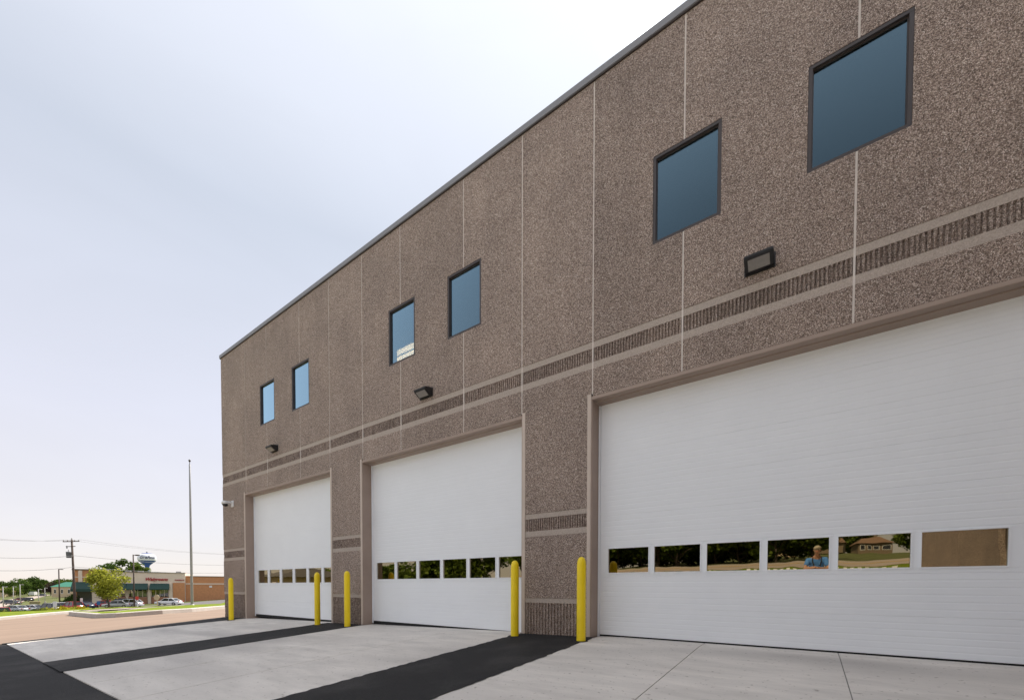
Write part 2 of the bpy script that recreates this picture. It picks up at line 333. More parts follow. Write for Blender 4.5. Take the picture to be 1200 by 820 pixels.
def strip_sheet(name, A, B, m, off, nu=30, nv=8, kind='structure', parent=None, wob=0.0, thick=0.0):
    """a sheet between two polylines A and B (same count), following the ground"""
    def resample(P, n):
        d = [0]
        for a, b in zip(P, P[1:]): d.append(d[-1]+math.dist(a, b))
        return [(lerp(t, d, [p[0] for p in P]), lerp(t, d, [p[1] for p in P])) for t in np.linspace(0, d[-1], n)]
    A = resample(A, nu); B = resample(B, nu); bm = BM(); g = []
    for j in range(nv):
        t = j/(nv-1); row = []
        for i in range(nu):
            x = A[i][0]*(1-t)+B[i][0]*t; y = A[i][1]*(1-t)+B[i][1]*t
            if wob and j in (0, nv-1): x += rnd.uniform(-wob, wob); y += rnd.uniform(-wob, wob)*.5
            row.append(bm.verts.new((x, y, T(x, y)+off)))
        g.append(row)
    for j in range(nv-1):
        for i in range(nu-1): bm.faces.new((g[j][i], g[j][i+1], g[j+1][i+1], g[j+1][i]))
    if thick:
        ring = [g[0][i] for i in range(nu)]+[g[j][-1] for j in range(1, nv)]+[g[-1][i] for i in range(nu-2, -1, -1)]+[g[j][0] for j in range(nv-2, 0, -1)]
        low = [bm.verts.new(v.co-Vector((0, 0, thick))) for v in ring]
        for i in range(len(ring)): j = (i+1) % len(ring); bm.faces.new((ring[i], ring[j], low[j], low[i]))
    bmesh.ops.recalc_face_normals(bm, faces=bm.faces)
    if sum(f.normal.z for f in bm.faces) < 0: bmesh.ops.reverse_faces(bm, faces=bm.faces)
    o = obj(name, bm, m, parent, recalc=False)
    if kind: o['kind'] = kind
    return o

def spaced(a):
    s = sorted(set(list(a)+[-v for v in a])); return s
gx = sorted(set([-4000, -3000, -2000, -1400, -1000, -700, -500, -400, -300, -240, -200, -170, -145]+list(range(-140, 41, 4))+[-30, -14, -70, 60, 80, 120, 200, 400, 800, 1500, 4000]))
gy = sorted(set([-4000, -1500, -700, -400, -250, -160, -130]+list(range(-100, 101, 4))+[-4.4, 5, 65, 130, 160, 220, 300, 500, 900, 1600, 4000]))
grid_sheet('ground', gx, gy, M['ground'], -.07)

# lot, aprons, asphalt
strip_sheet('parking_lot', [(-2, -26), (-20.5, -7.5), (-23.4, -3.6), (-25.1, -2.3), (-26.8, -.8), (-31, 4.0), (-60, 40)], [(-2, -25.9), (-14.02, -7.0), (-13.3, -4.3), (-13.6, -2), (-14.02, 0), (-14.02, 4), (-14.02, 40)], M['lot'], -.008, 70, 26)
strip_sheet('parking_lot', [(-14.03, -26), (-14.03, -7.0)], [(3.2, -26), (3.2, -7.0)], M['lotbounce'], -.006, 24, 24)  # lot behind the camera, its pale tone added to bounce sun onto the doors
strip_sheet('asphalt_pavement', [(-13.2, -7.05), (-13.0, -4.3), (-13.0, -4.19)], [(6, -7.05), (6, -4.3), (6, -4.19)], M['asph'], .004, 14, 60)
apr = []
JZ = [(-12.9, -8.6, (-11.5, -10.05)), (-7.33, -3.5, (-6.05, -4.78)), (-2.33, 1.58, (-1.0, .26))]
for a, b, js in JZ:
    ap = tag(bpy.data.objects.new('concrete_apron', None), kind='structure'); COL.objects.link(ap)
    xs = [a, *js, b]
    for i in range(3):
        x0 = xs[i]+(.004 if i else 0); x1 = xs[i+1]-(.004 if i < 2 else 0)
        strip_sheet('slab', [(x0, -4.2), (x0, .30)], [(x1, -4.2), (x1, .30)], M['conc'], .016, 12, 8, None, ap, thick=.1)
    for jx in js: strip_sheet('joint_filler', [(jx-.008, -4.19), (jx-.008, .29)], [(jx+.008, -4.19), (jx+.008, .29)], M['joint'], .011, 10, 2, None, ap)
for a, b, y1 in [(-8.6, -7.33, 0.0), (-3.5, -2.33, 0.0)]:
    strip_sheet('asphalt_strip', [(a-.012, -4.22), (a-.012, y1)], [(b+.012, -4.22), (b+.012, y1)], M['asph'], .021, 70, 4, wob=.016)
strip_sheet('asphalt_strip', [(-13.08, -4.25), (-14.03, 0)], [(-12.89, -4.25), (-12.63, 0)], M['asph'], .021, 60, 4, wob=.016)
strip_sheet('asphalt_strip', [(1.57, -4.2), (1.57, 0)], [(3.28, -4.2), (3.28, 0)], M['asph'], .021, 20, 4)

# kerbed island beside the lot, sidewalk, verge, the road beyond
isl_f = [(-30, -1.0), (-24, -1.75), (-20.3, -1.62), (-19.75, -1.2), (-19.75, .1), (-20.6, 1.3), (-24, 3.9), (-34, 11), (-60, 28)]
isl_b = [(-30, -1.0), (-25.5, -1.25), (-22.6, -1.05), (-22.3, -.7), (-23.2, -.1), (-25.2, .9), (-28.6, 3.2), (-38.5, 10.2), (-64, 26)]
def kerb(name, P, w, h, label=None):
    bm = BM(); prev = None
    P = [Vector((*p, 0)) for p in P]
    for i, p in enumerate(P):
        d = (P[min(i+1, len(P)-1)]-P[max(i-1, 0)]).normalized(); n = Vector((-d.y, d.x, 0))
        z = T(p.x, p.y)-.05
        cur = [bm.verts.new((p.x+n.x*o, p.y+n.y*o, z+dz)) for o, dz in ((0, 0), (0.02, h+.05-.02), (.05, h+.05), (w, h+.05), (w, 0))]
        if prev:
            for k in range(4): bm.faces.new((prev[k], prev[k+1], cur[k+1], cur[k]))
        prev = cur
    o = obj(name, bm, M['kerb']); o['kind'] = 'structure'; return o
kerb('kerb', [(-2, -26.0), (-20.5, -7.5), (-23.4, -3.6), (-25.1, -2.3), (-26.7, -1.0)], .16, .10)
kerb('kerb', isl_b[:0:-1], .14, .135)
kerb('kerb', isl_f[1:], -.18 if False else .18, .15)
strip_sheet('lawn', [(x-.16, y+.05) for x, y in isl_f[1:]], isl_b[1:], M['grass'], .13, 60, 6)
strip_sheet('sidewalk', [(-26.6, -1.1), (-27.6, -.3), (-31, 4.1), (-41.5, 11), (-68, 27.5)], [(-26.9, -1.2), (-29.2, -.5), (-34.5, 4.3), (-48, 11), (-78, 28)], M['walk'], .035, 50, 4)
strip_sheet('lawn', [(-2.3, -26.3), (-20.8, -7.6), (-23.7, -3.6), (-25.4, -2.3), (-27.0, -1.1), (-29.3, -.4), (-34.6, 4.4), (-50.1, 12.8), (-79, 30), (-110, 62)], [(-12, -30), (-27.5, -8), (-29.6, -3.6), (-30.8, -1.6), (-33, .0), (-36, 1.5), (-46, 5), (-70, 17), (-104, 34), (-132, 66)], M['grass'], .06, 70, 8)
# pharmacy car park and the highway that climbs away at the left
strip_sheet('car_park', [(-37, -10), (-40, 1.5), (-71, 18), (-118, 64)], [(-100, -3), (-102, 8), (-112, 20), (-125, 50)], mat('car_park_asphalt', (.12, .11, .11), .8), .02, 40, 16)
strip_sheet('highway', [(-110, -60), (-150, -12), (-200, 9.6), (-290, 23), (-480, 54), (-650, 86), (-1000, 160)], [(-260, -60), (-290, -10), (-340, 20), (-430, 38), (-600, 73), (-760, 106), (-1100, 190)], M['road'], .05, 80, 8)
# the street across the way (behind the camera, seen in the door windows)
strip_sheet('street', [(-60, -31), (40, -31)], [(-60, -39), (40, -39)], M['road'], .04, 60, 8)
strip_sheet('road_line', [(-60, -34.9), (40, -34.9)], [(-60, -35.2), (40, -35.2)], M['roadline'], .06, 60, 2)
strip_sheet('lawn', [(-60, -26.2), (40, -26.2)], [(-60, -30.8), (40, -30.8)], M['grass'], .03, 40, 6)

# ------------------------------------------------------------------ the garage building
BL = empty('garage_building', (0, 0, 0), 0, 'long brown exposed-aggregate garage with three white overhead doors and small upper windows', 'building')
TOP, HD = 7.208, 3.17
ZB = dict(l0=3.53, l1=3.62, u0=3.80, u1=3.885)
seams = [-14.0, -12.50, -11.29, -9.70, -8.49, -7.33, -6.18, -4.64, -3.495, -2.37, -1.245, .312, 1.52, 2.40, 3.30]
wins = [(-11.645, -10.88), (-10.05, -9.284), (-6.515, -5.79), (-4.997, -4.27), (-1.60, -.852), (-.075, .695)]
WZ0, WZ1 = 4.775, 5.81
doors = [(-12.57, -8.48), (-7.36, -3.485), (-2.385, 1.56)]
G = .009
def ribs(name, x0, x1, z0, z1, parent, pitch=.037):
    """fractured vertical ribs: trapezoid flutes with a broken face"""
    bm = BM(); n = max(2, round((x1-x0)/pitch)); p = (x1-x0)/n; rows = max(2, int((z1-z0)/.045)); r = random.Random(int(x0*1000))
    cols = []
    for i in range(n):
        for dx, d in ((0.0, .026), (.16, .026), (.34, .004), (.82, .004)):
            cols.append((x0+(i+dx)*p, d))
    cols.append((x1, .026))
    grid = []
    for k in range(rows+1):
        z = z0+(z1-z0)*k/rows
        grid.append([bm.verts.new((x+(r.uniform(-.0035, .0035) if 0 < i < len(cols)-1 else 0), d+(r.uniform(-.003, .009) if d < .01 else 0), z)) for i, (x, d) in enumerate(cols)])
    for k in range(rows):
        for i in range(len(cols)-1): bm.faces.new((grid[k][i], grid[k][i+1], grid[k+1][i+1], grid[k+1][i]))
    return obj(name, bm, M['rib'], parent, recalc=False)
for i in range(len(seams)-1):
    a, b = seams[i]+(G if i else 0), seams[i+1]-G
    # upper panel with the notches of the windows that straddle its joints
    nl = next((w for w in wins if w[0] < seams[i] < w[1]), None); nr = next((w for w in wins if w[0] < seams[i+1] < w[1]), None)
    pts = [(a, ZB['u1']), (b, ZB['u1'])]
    if nr: pts += [(b, WZ0), (nr[0], WZ0), (nr[0], WZ1), (b, WZ1)]
    pts += [(b, TOP), (a, TOP)]
    if nl: pts += [(a, WZ1), (nl[1], WZ1), (nl[1], WZ0), (a, WZ0)]
    pan = obj('wall_panel', prism_xz(BM(), pts, 0, .2), M['agg'], BL)
    bx('smooth_band', a, b, .005, .2, ZB['u0'], ZB['u1']-.002, M['band'], pan)
    bx('smooth_band', a, b, .005, .2, ZB['l0']+.002, ZB['l1'], M['band'], pan)
    bx('backing', a, b, .03, .2, ZB['l1']+.001, ZB['u0']-.001, M['rib'], pan)
    ribs('ribbed_band', a, b, ZB['l1'], ZB['u0'], pan)
    over = any(d0-.2 < (a+b)/2 < d1+.2 for d0, d1 in doors)
    if over: bx('lintel_panel', a, b, 0, .2, HD+.003, ZB['l0'], M['agg'], pan)
for i, s in enumerate(seams[1:-1]):
    w = next((w for w in wins if w[0] < s < w[1]), None)
    for z0, z1 in ([(HD+.005, WZ0-.002), (WZ1+.002, TOP)] if w else [(HD+.03, TOP)]):
        bx('joint_sealant', s-G, s+G, .004, .19, z0, z1, M['caulk'], BL)
# piers between the doors, with their own bands
def pier(x0, x1, zb):
    X0 = max(q for q in seams if q <= x0+.001)+(G if x0 > -13.9 else 0); X1 = min(q for q in seams if q >= x1-.001)-G; zt = HD+.037
    q0 = (X0 if x0 > -13.9 else x0); q1 = X1 if x1 < 3 else x1
    p = obj('pier_panel', prism_xz(BM(), [(x0, 1.715), (x1, 1.715), (x1, zt), (q1, zt), (q1, ZB['l0']), (q0, ZB['l0']), (q0, zt), (x0, zt)] if abs(q0-x0) > 1e-4 and abs(q1-x1) > 1e-4 else ([(x0, 1.715), (x1, 1.715), (x1, zt), (q1, zt), (q1, ZB['l0']), (x0, ZB['l0'])] if abs(q1-x1) > 1e-4 else [(x0, 1.715), (x1, 1.715), (x1, ZB['l0']), (q0, ZB['l0']), (q0, zt), (x0, zt)]), 0, .2), M['agg'], BL)
    bx('smooth_band', x0, x1, .005, .2, 1.642, 1.713, M['band'], p)
    ribs('ribbed_band', x0, x1, 1.462, 1.642, p); bx('backing', x0, x1, .03, .2, 1.463, 1.641, M['rib'], p)
    bx('smooth_band', x0, x1, .005, .2, 1.382, 1.462, M['band'], p)
    bx('lower_panel', x0, x1, 0, .2, .492, 1.380, M['agg'], p)
    bx('smooth_band', x0, x1, .005, .2, .422, .490, M['band'], p)
    ribs('ribbed_base', x0, x1, zb, .422, p, .05); bx('backing', x0, x1, .03, .2, zb, .421, M['rib'], p)
pier(-14.0, -12.628, -.45); pier(-8.43, -7.412, -.35); pier(-3.432, -2.437, -.25); pier(1.615, 3.29, -.2)
# door frames: a steel channel face strip and the painted reveal
SILL = [-.150, -.083, -.03]
JT = [.38, .79, 1.20, 1.61, 2.02, 2.43, 2.84]
PANE = [(-12.37, .645, .565), (-7.21, .6235, .575), (-2.235, .617, .566)]
for di, ((d0, d1), sill) in enumerate(zip(doors, SILL)):
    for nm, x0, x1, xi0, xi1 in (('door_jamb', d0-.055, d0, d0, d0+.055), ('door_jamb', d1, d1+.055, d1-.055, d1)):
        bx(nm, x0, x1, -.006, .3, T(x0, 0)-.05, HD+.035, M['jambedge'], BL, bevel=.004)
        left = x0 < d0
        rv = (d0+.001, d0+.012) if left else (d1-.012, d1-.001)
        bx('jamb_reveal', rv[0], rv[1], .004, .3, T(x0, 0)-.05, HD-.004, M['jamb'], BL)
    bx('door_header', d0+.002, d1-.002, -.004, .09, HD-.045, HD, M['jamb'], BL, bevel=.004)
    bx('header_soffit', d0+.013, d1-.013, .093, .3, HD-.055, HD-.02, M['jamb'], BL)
    # the sectional door
    dr = empty('garage_door', (0, 0, 0)); dr.parent = BL
    e0, e1 = d0+.045, d1-.03
    for s in (0, 1):   # white guide tracks at both sides
        xa = (d0+.014, e0-.004) if s == 0 else (e1+.004, d1-.014)
        bx('side_track', xa[0], xa[1], .205, .28, sill-.02, HD-.056, M['door'], dr, bevel=.006)
    edges = [sill+.032]+[j+(sill+.03)*(1-k/7) for k, j in enumerate(JT)]+[HD-.03]
    w0 = edges[2]+.043; w1 = edges[3]-.018
    for k in range(8):
        z0, z1 = edges[k], edges[k+1]-.001
        bm = BM(); gv = .0012
        if k == 2:      # the glazed section: rails and stiles round six openings
            px, pp, pw = PANE[di]
            box(bm, e0, e1, .225, .265, z0, w0); box(bm, e0, e1, .2255, .265, w1, z1)
            xs = [(e0, px)]+[(px+pp*q+pw, px+pp*(q+1)) for q in range(5)]+[(px+pp*5+pw, e1)]
            for a, b in xs: box(bm, a, b, .2245, .264, w0+.001, w1-.001)
            obj('door_section', bm, M['door'], dr)
            for q in range(6):
                a, b = px+pp*q, px+pp*q+pw
                f = BM(); t = .012
                box(f, a, b, .216, .25, w0, w0+t); box(f, a, b, .216, .25, w1-t, w1); box(f, a, a+t, .217, .25, w0+t, w1-t); box(f, b-t, b, .217, .25, w0+t, w1-t)
                obj('pane_frame', f, M['door'], dr)
                bx('pane', a+t, b-t, .238, .246, w0+t, w1-t, M['doorglass'], dr)
            continue
        prof = [(z0, .262), (z0, .2275), (z0+.004, .226)]
        ng = 6; h = (z1-z0)/ng
        for q in range(1, ng):
            zc = z0+q*h; prof += [(zc-.010, .2255), (zc-.003, .2255+gv), (zc+.003, .2255+gv), (zc+.010, .2255)]
        prof += [(z1-.004, .226), (z1, .2275), (z1, .262)]
        n = len(prof); va = [bm.verts.new((e0, y, z)) for z, y in prof]; vb = [bm.verts.new((e1, y, z)) for z, y in prof]
        for q in range(n-1): bm.faces.new((va[q], vb[q], vb[q+1], va[q+1]))
        bm.faces.new(va[::-1]); bm.faces.new(vb)
        obj('door_section', bm, M['door'], dr)
    bx('bottom_seal', e0, e1, .222, .262, sill-.035, sill+.030, M['seal'], dr)
    bx('top_seal', e0, e1, .222, .262, HD-.034, HD-.003, M['seal'], dr)
    bx('inner_wall', d0, d1, 2.5, 2.6, -.3, HD+.3, M['room'], BL)
# windows
for (a, b) in wins:
    wd = empty('window', (0, 0, 0)); wd.parent = BL; t = .032
    f = BM(); a0, b0, z0, z1 = a+.002, b-.002, WZ0+.002, WZ1-.002
    box(f, a0, b0, .004, .11, z0, z0+t); box(f, a0, b0, .004, .11, z1-t, z1); box(f, a0, a0+t, .005, .11, z0+t, z1-t); box(f, b0-t, b0, .005, .11, z0+t, z1-t)
    obj('frame', f, M['bronze'], wd)
    g = BM(); s = .010
    box(g, a0+t, b0-t, .028, .08, z0+t, z0+t+s); box(g, a0+t, b0-t, .028, .08, z1-t-s, z1-t); box(g, a0+t, a0+t+s, .029, .08, z0+t+s, z1-t-s); box(g, b0-t-s, b0-t, .029, .08, z0+t+s, z1-t-s)
    obj('glazing_bead', g, M['bronze'], wd)
    bx('pane', a0+t+s, b0-t-s, .040, .047, z0+t+s, z1-t-s, M['winglass'], wd)
# coping, roof, other walls, upper floor
cp = BM(); prism_xz(cp, [(-14.03, 7.222), (3.26, 7.222), (3.26, 7.315), (-14.03, 7.315)], -.028, .32); obj('coping', cp, M['coping'], BL, bevel=.005)
bx('coping_shadow_strip', -14.03, 3.26, -.016, .19, 7.209, 7.221, M['bronze'], BL)  # dark strip drawn in place of the shadow line beneath the coping
bx('roof', -13.98, 12.0, .321, 20, 6.95, 7.05, M['roof'], BL)
bx('end_wall', -14.0, -13.8, .201, 20, -.6, 7.19, M['agg'], BL)
bx('end_coping', -14.04, -13.7, .321, 20.03, 7.195, 7.315, M['coping'], BL)
bx('rear_wall', -13.79, 12, 19.8, 20, -.6, 7.19, M['agg'], BL)
bx('upper_floor', -13.79, 3.2, .201, 9, 4.05, 4.25, M['room'], BL)
bx('ceiling', -13.79, 3.2, .201, 9, 6.62, 6.7, M['room'], BL)
bx('partition_wall', -13.79, 3.2, 8.9, 9.0, 4.26, 6.61, M['room'], BL)
# projecting wing to the right of the camera, seen in the last door pane
wy = [0, -2.6, -5.4, -7.6, -10.4, -13.2, -16.2]
for k in range(len(wy)-1):
    pan = bx('wing_panel', 3.3, 3.5, wy[k+1]+G, wy[k]-G, -.6 if k != 2 else 2.3, 7.19, M['agg'], BL)
    bx('wing_sealant', 3.305, 3.49, wy[k+1]-G, wy[k+1]+G, -.6 if k not in (1, 2) else 2.3, 7.19, M['caulk'], BL)
bx('wing_door', 3.40, 3.46, -7.58, -5.42, -.6, 2.29, M['bronze'], BL)
bx('wing_roof', 3.51, 12, -16.2, .3, 6.95, 7.05, M['roof'], BL)
bx('wing_coping', 3.265, 3.62, -16.24, -.04, 7.195, 7.315, M['coping'], BL)
bx('wing_end_wall', 3.505, 12, -16.2, -16.0, -.6, 7.19, M['agg'], BL)
bx('wing_side_wall', 11.8, 12, -15.99, 19.79, -.6, 7.19, M['agg'], BL)

# ------------------------------------------------------------------ fittings on the wall
cl = empty('ceiling_light', (-8.55, 2.05, 6.60), 0, 'lit fluorescent ceiling fitting seen through the third window from the left', 'light')
bx('housing', -.75, .75, -.2, .2, -.03, .02, M['white'], cl)
for q in (-.11, .11): bx('lit_tube', -.72, .72, q-.06, q+.06, -.06, -.031, M['tubelight'], cl)

def wall_light(x, z, w, label):
    o = empty('wall_light', (x, 0, z), 0, label, 'light', 'wall lights above the doors'); o.scale = (1, 1, .88)
    bm = BM(); d, h = .17, .135
    # wedge housing: plate on the wall, top sloping out and down, glazed face turned down and out
    prof = [(0, -.07), (0, .075), (-.05, .08), (-d, .045), (-d, .01), (-.05, -.075)]
    a = [bm.verts.new((-w/2, y, zz)) for y, zz in prof]; b = [bm.verts.new((w/2, y, zz)) for y, zz in prof]
    bm.faces.new(a); bm.faces.new(b[::-1])
    for k in range(6): bm.faces.new((a[k], b[k], b[(k+1) % 6], a[(k+1) % 6]))
    obj('housing', bm, M['fixture'], o, bevel=.008)
    ln = BM()
    q = [(-w/2+.035, -d+.022, -.004), (w/2-.035, -d+.022, -.004), (w/2-.035, -.062, -.073), (-w/2+.035, -.062, -.073)]
    n = Vector((0, -.58, -1)).normalized()*.006
    lo = [ln.verts.new(Vector(p)+n) for p in q]; hi = [ln.verts.new(Vector(p)-n*.5) for p in q]
    ln.faces.new(lo); ln.faces.new(hi[::-1])
    for k in range(4): ln.faces.new((lo[k], hi[k], hi[(k+1) % 4], lo[(k+1) % 4]))
    obj('lens', ln, M['lens'], o)
    bx('back_plate', -w/2-.01, w/2+.01, -.012, -.001, -.085, .09, M['fixture'], o)
wall_light(-10.88, 4.055, .29, 'small black wall light above the leftmost white door')
wall_light(-5.50, 4.01, .29, 'black wall light above the middle white door')
wall_light(-.47, 4.05, .265, 'black wall light with pale lens above the nearest and largest white door')

sc = empty('security_camera', (-13.33, 0, 2.95), 0, 'small white dome security camera on the corner of the garage wall', 'security camera')
bx('wall_plate', -.06, .08, -.03, -.001, -.07, .11, M['white'], sc, bevel=.01)
obj('arm', tube(BM(), [(0, -.03, .05), (-.02, -.12, .05), (-.05, -.16, .03)], .035, 10), M['white'], sc, True)
obj('housing', lathe(BM(), [(0, .09), (.06, .085), (.085, .05), (.09, 0), (.0, 0)], 18, -.06, -.17), M['white'], sc, True)
obj('dome', lathe(BM(), [(.075, -.001), (.07, -.03), (.05, -.06), (.0, -.075)], 18, -.06, -.17), M['blackgl'], sc, True)

# ------------------------------------------------------------------ bollards
bb = BM(); r = .058
lathe(bb, [(r, -.1), (r, .97), (r*.985, .985)], 28)
bol_me = bpy.data.meshes.new('bollard'); tmp = obj('bollard', bb, M['yellow'], None, True); bol_me = tmp.data
bd = BM(); lathe(bd, [(r*.985, .985), (r*.93, 1.02), (r*.75, 1.05), (r*.42, 1.07), (0, 1.076)], 28); cap0 = obj('dome_cap', bd, M['yellow'], None, True)
bpy.data.objects.remove(tmp)
bl = [(-12.52, -.394, 'yellow steel bollard at the far left corner of the garage, left of the leftmost door'),
      (-8.497, -.31, 'yellow bollard in front of the right edge of the leftmost white door'),
      (-7.44, -.30, 'yellow bollard before the left jamb of the middle white door'),
      (-3.448, -.24, 'yellow bollard in front of the right edge of the middle white door'),
      (-2.37, -.30, 'yellow bollard before the left jamb of the largest door, nearest of all')]
for i, (x, y, lb) in enumerate(bl):
    o = empty('bollard', (x, y, T(x, y)), 0, lb, 'bollard', 'yellow bollards guarding the door edges'); o.scale = (1, 1, 1.015+.012*(4-i))
    p = bpy.data.objects.new('post', bol_me); COL.objects.link(p); p.parent = o
    if i == 0: c = cap0
    else: c = cap0.copy(); COL.objects.link(c)
    c.parent = o
    if i == 0: base_ring = obj('base_patch', lathe(BM(), [(.059, .02), (.085, .024), (.105, .012)], 20), M['asph'])
    br = base_ring if i == 0 else base_ring.copy()
    if i: COL.objects.link(br)
    br.parent = o

# ------------------------------------------------------------------ trees and shrubs
def leaves(name, clumps, n, size, m, parent, seed, smooth=False):
    r = np.random.default_rng(seed); per = max(1, n//len(clumps)); P = []
    for (c, rad) in clumps:
        d = r.normal(size=(per, 3)); d /= np.linalg.norm(d, axis=1)[:, None]
        P.append(np.array(c)+d*(np.array(rad)*(r.uniform(.35, 1.08, (per, 1)))))
    P = np.concatenate(P); k = len(P)
    a = r.normal(size=(k, 3)); a /= np.linalg.norm(a, axis=1)[:, None]; a[:, 2] *= .7
    b = np.cross(a, r.normal(size=(k, 3))); b /= np.linalg.norm(b, axis=1)[:, None]+1e-9
    s = size*r.uniform(.6, 1.35, (k, 1))
    V = np.stack([P-a*s, P+b*s*.62, P+a*s, P-b*s*.62], 1).reshape(-1, 3)
    me = bpy.data.meshes.new(name); me.vertices.add(4*k); me.vertices.foreach_set('co', V.astype(np.float32).ravel())
    me.loops.add(4*k); me.loops.foreach_set('vertex_index', np.arange(4*k, dtype=np.int32))
    me.polygons.add(k); me.polygons.foreach_set('loop_start', np.arange(0, 4*k, 4, dtype=np.int32)); me.update(calc_edges=True)
    return link(name, me, m, parent)
def tree(x, y, h, w, m, label, n=2600, size=None, trunk=.3, seed=0, shape='round', group=None, name='tree'):
    r = random.Random(seed*13+5); z = T(x, y)
    o = empty(name, (x, y, z-.05), r.uniform(0, 6.28), label, 'tree', group)
    th = h*trunk; bm = BM(); tr = max(.08, h*.022)
    tube(bm, [(0, 0, -.1), (0.02*h, 0, th*.6), (0, .015*h, th*1.15), (0.01*h, 0, h*.8)], [tr*1.25, tr, tr*.8, tr*.2], 8)
    clumps = []
    nb = 9
    for i in range(nb):
        a = i*2.4+r.uniform(-.4, .4); z0 = th*(.85+.35*r.random())+(h-th)*.35*i/nb; L_ = w*.5*r.uniform(.55, .85)*(1-.35*i/nb)
        e = Vector((math.cos(a)*L_, math.sin(a)*L_, min(h*.93, z0+L_*r.uniform(.4, .8))))
        tube(bm, [(0, 0, z0), (e.x*.5, e.y*.5, (z0+e.z)/2+.02*h), e], [tr*.45, tr*.28, tr*.08], 5)
    obj('trunk', bm, M['bark'], o, True)
    for i in range(26):
        while True:
            u = Vector((r.uniform(-1, 1), r.uniform(-1, 1), r.uniform(-1, 1)))
            if .15 < u.length < 1: break
        cz = th+(h-th)*.5
        if shape == 'cone': k = 1-.85*max(0, (u.z+1)/2)
        elif shape == 'flat': k = 1.0
        else: k = 1.0
        cr = w*r.uniform(.13, .21)
        clumps.append(((u.x*w*.40*k, u.y*w*.40*k, cz+u.z*(h-th)*.42), (cr*(.6+.4*k), cr*(.6+.4*k), cr*(.35 if shape == 'flat' else .75))))
    leaves('crown', clumps, n, size or w*.035, m, o, seed)
    return o
def shrub(x, y, h, w, m, label, n=500, seed=0, group=None, ln=None, ang=0, cat='shrub', name='shrub'):
    r = random.Random(seed); L_ = ln or w; cl = []
    for i in range(max(7, int(7*L_/w))):
        u = r.uniform(-.5, .5)*(L_-w*.4); v = r.uniform(-.25, .25)*w; hh = h*r.uniform(.55, .72)
        cl.append(((u*math.cos(ang)-v*math.sin(ang), u*math.sin(ang)+v*math.cos(ang), hh*.75), (w*.28, w*.28, hh*.42)))
    o = empty(name, (x, y, T(x, y)), 0, label, cat, group)
    leaves('foliage', cl, n, .055*max(w, .8), m, o, seed)
    bm = BM()
    for i in range(5):
        a = i*1.25; tube(bm, [(math.cos(a)*.05, math.sin(a)*.05, -.05), (math.cos(a)*w*.2, math.sin(a)*w*.2, h*.55)], [.03, .012], 5)
    obj('stem', bm, M['bark'], o)
    return o

# in view, left
X, Y = spot(127, 80); tree(X, Y, 8.6, 7.4, M['leaf_l'], 'light yellow-green young tree standing in front of the beige pharmacy', 4600, .20, .16, 3)
X, Y = spot(143, 175); tree(X, Y, 16.2, 15, M['leaf_d'], 'large dark green tree rising behind the pharmacy roof, broadest there', 5200, .5, .2, 4)
X, Y = spot(163, 170); tree(X, Y, 14.4, 8.5, M['leaf_m'], 'smaller green tree behind the pharmacy roof, beside the water tower', 2400, .45, .2, 5)
TL = [(-4, 330, 12, 17, 'leaf_m'), (9, 335, 12.5, 17, 'leaf_d'), (22, 345, 13.5, 18, 'leaf_d'), (34, 375, 17, 18, 'leaf_m'), (43, 370, 16, 15, 'leaf_d'), (52, 390, 13.5, 15, 'leaf_m'), (64, 420, 15, 17, 'leaf_d'), (76, 430, 16, 20, 'leaf_m'), (91, 400, 16, 18, 'leaf_d')]
TD = ['mid green tree at the very left end of the far tree line', 'dark round tree second from the left in the far tree line', 'broad dark tree in the far tree line behind the highway lights', 'tallest mid green tree of the far tree line', 'dark slim tree just right of the tallest tree of the far line', 'short bright green tree left of the purple tree', 'dark green tree behind the near parking-lot lamp', 'green tree by the teal roof in the distance', 'dark tree between utility pole and pharmacy in the distance']
for i, ((px, Z, h, w, k), lb) in enumerate(zip(TL, TD)):
    X, Y = spot(px, Z); tree(X, Y, h+T(X, Y)*0, w, M[k], lb, 2400, w*.04, .06, 20+i, group='trees of the far tree line')
X, Y = spot(59, 300); tree(X, Y, 9.5, 10, M['leaf_p'], 'dark purple-leaved tree left of the parking-lot lamp', 1600, .36, .08, 41)
X, Y = spot(13, 310); tree(X, Y, 7.5, 12, M['leaf_m'], 'low spreading bright green tree beside the highway at the left', 1800, .42, .05, 42)
X, Y = spot(84, 95); tree(X, Y, 3.3, 5.2, M['leaf_d'], 'low dark evergreen tree beside the utility pole', 1500, .2, .1, 43, 'cone')
shr = [(50, 40, 1.25, 1.4, 'leaf_y', 'yellow shrub cluster in the verge, leftmost of the yellow ones'), (58, 40, 1.2, 1.3, 'leaf_l', 'yellow-green shrub left of the white sign post'), (73, 41, 1.25, 1.5, 'leaf_y', 'yellow shrub left of the utility pole base'), (78, 42, 1.2, 1.3, 'leaf_l', 'yellow-green shrub touching the utility pole base'), (92, 43, 1.2, 1.4, 'leaf_y', 'bright yellow shrub right of the utility pole'), (100, 44, 1.0, 1.3, 'leaf_l', 'low yellow-green shrub in front of the pharmacy corner')]
for i, (px, Z, h, w, k, lb) in enumerate(shr):
    X, Y = spot(px, Z); shrub(X, Y, h, w, M[k], lb, 420, 60+i, 'shrubs in the verge')
X, Y = spot(24, 36); shrub(X, Y, 1.0, .9, M['leaf_d'], 'long dark green clipped hedge along the verge at the left', 1500, 70, None, 4.0, R(68), 'hedge', 'hedge')
X, Y = spot(1, 36); shrub(X, Y, .95, .9, M['leaf_l'], 'light green shrub at the left edge beside the dark hedge', 420, 71, 'shrubs in the verge')
X, Y = spot(38, 120); shrub(X, Y, 1.3, 3.0, M['leaf_y'], 'yellow shrub bed around the olive sign cabinet', 500, 72, 'shrubs in the verge')

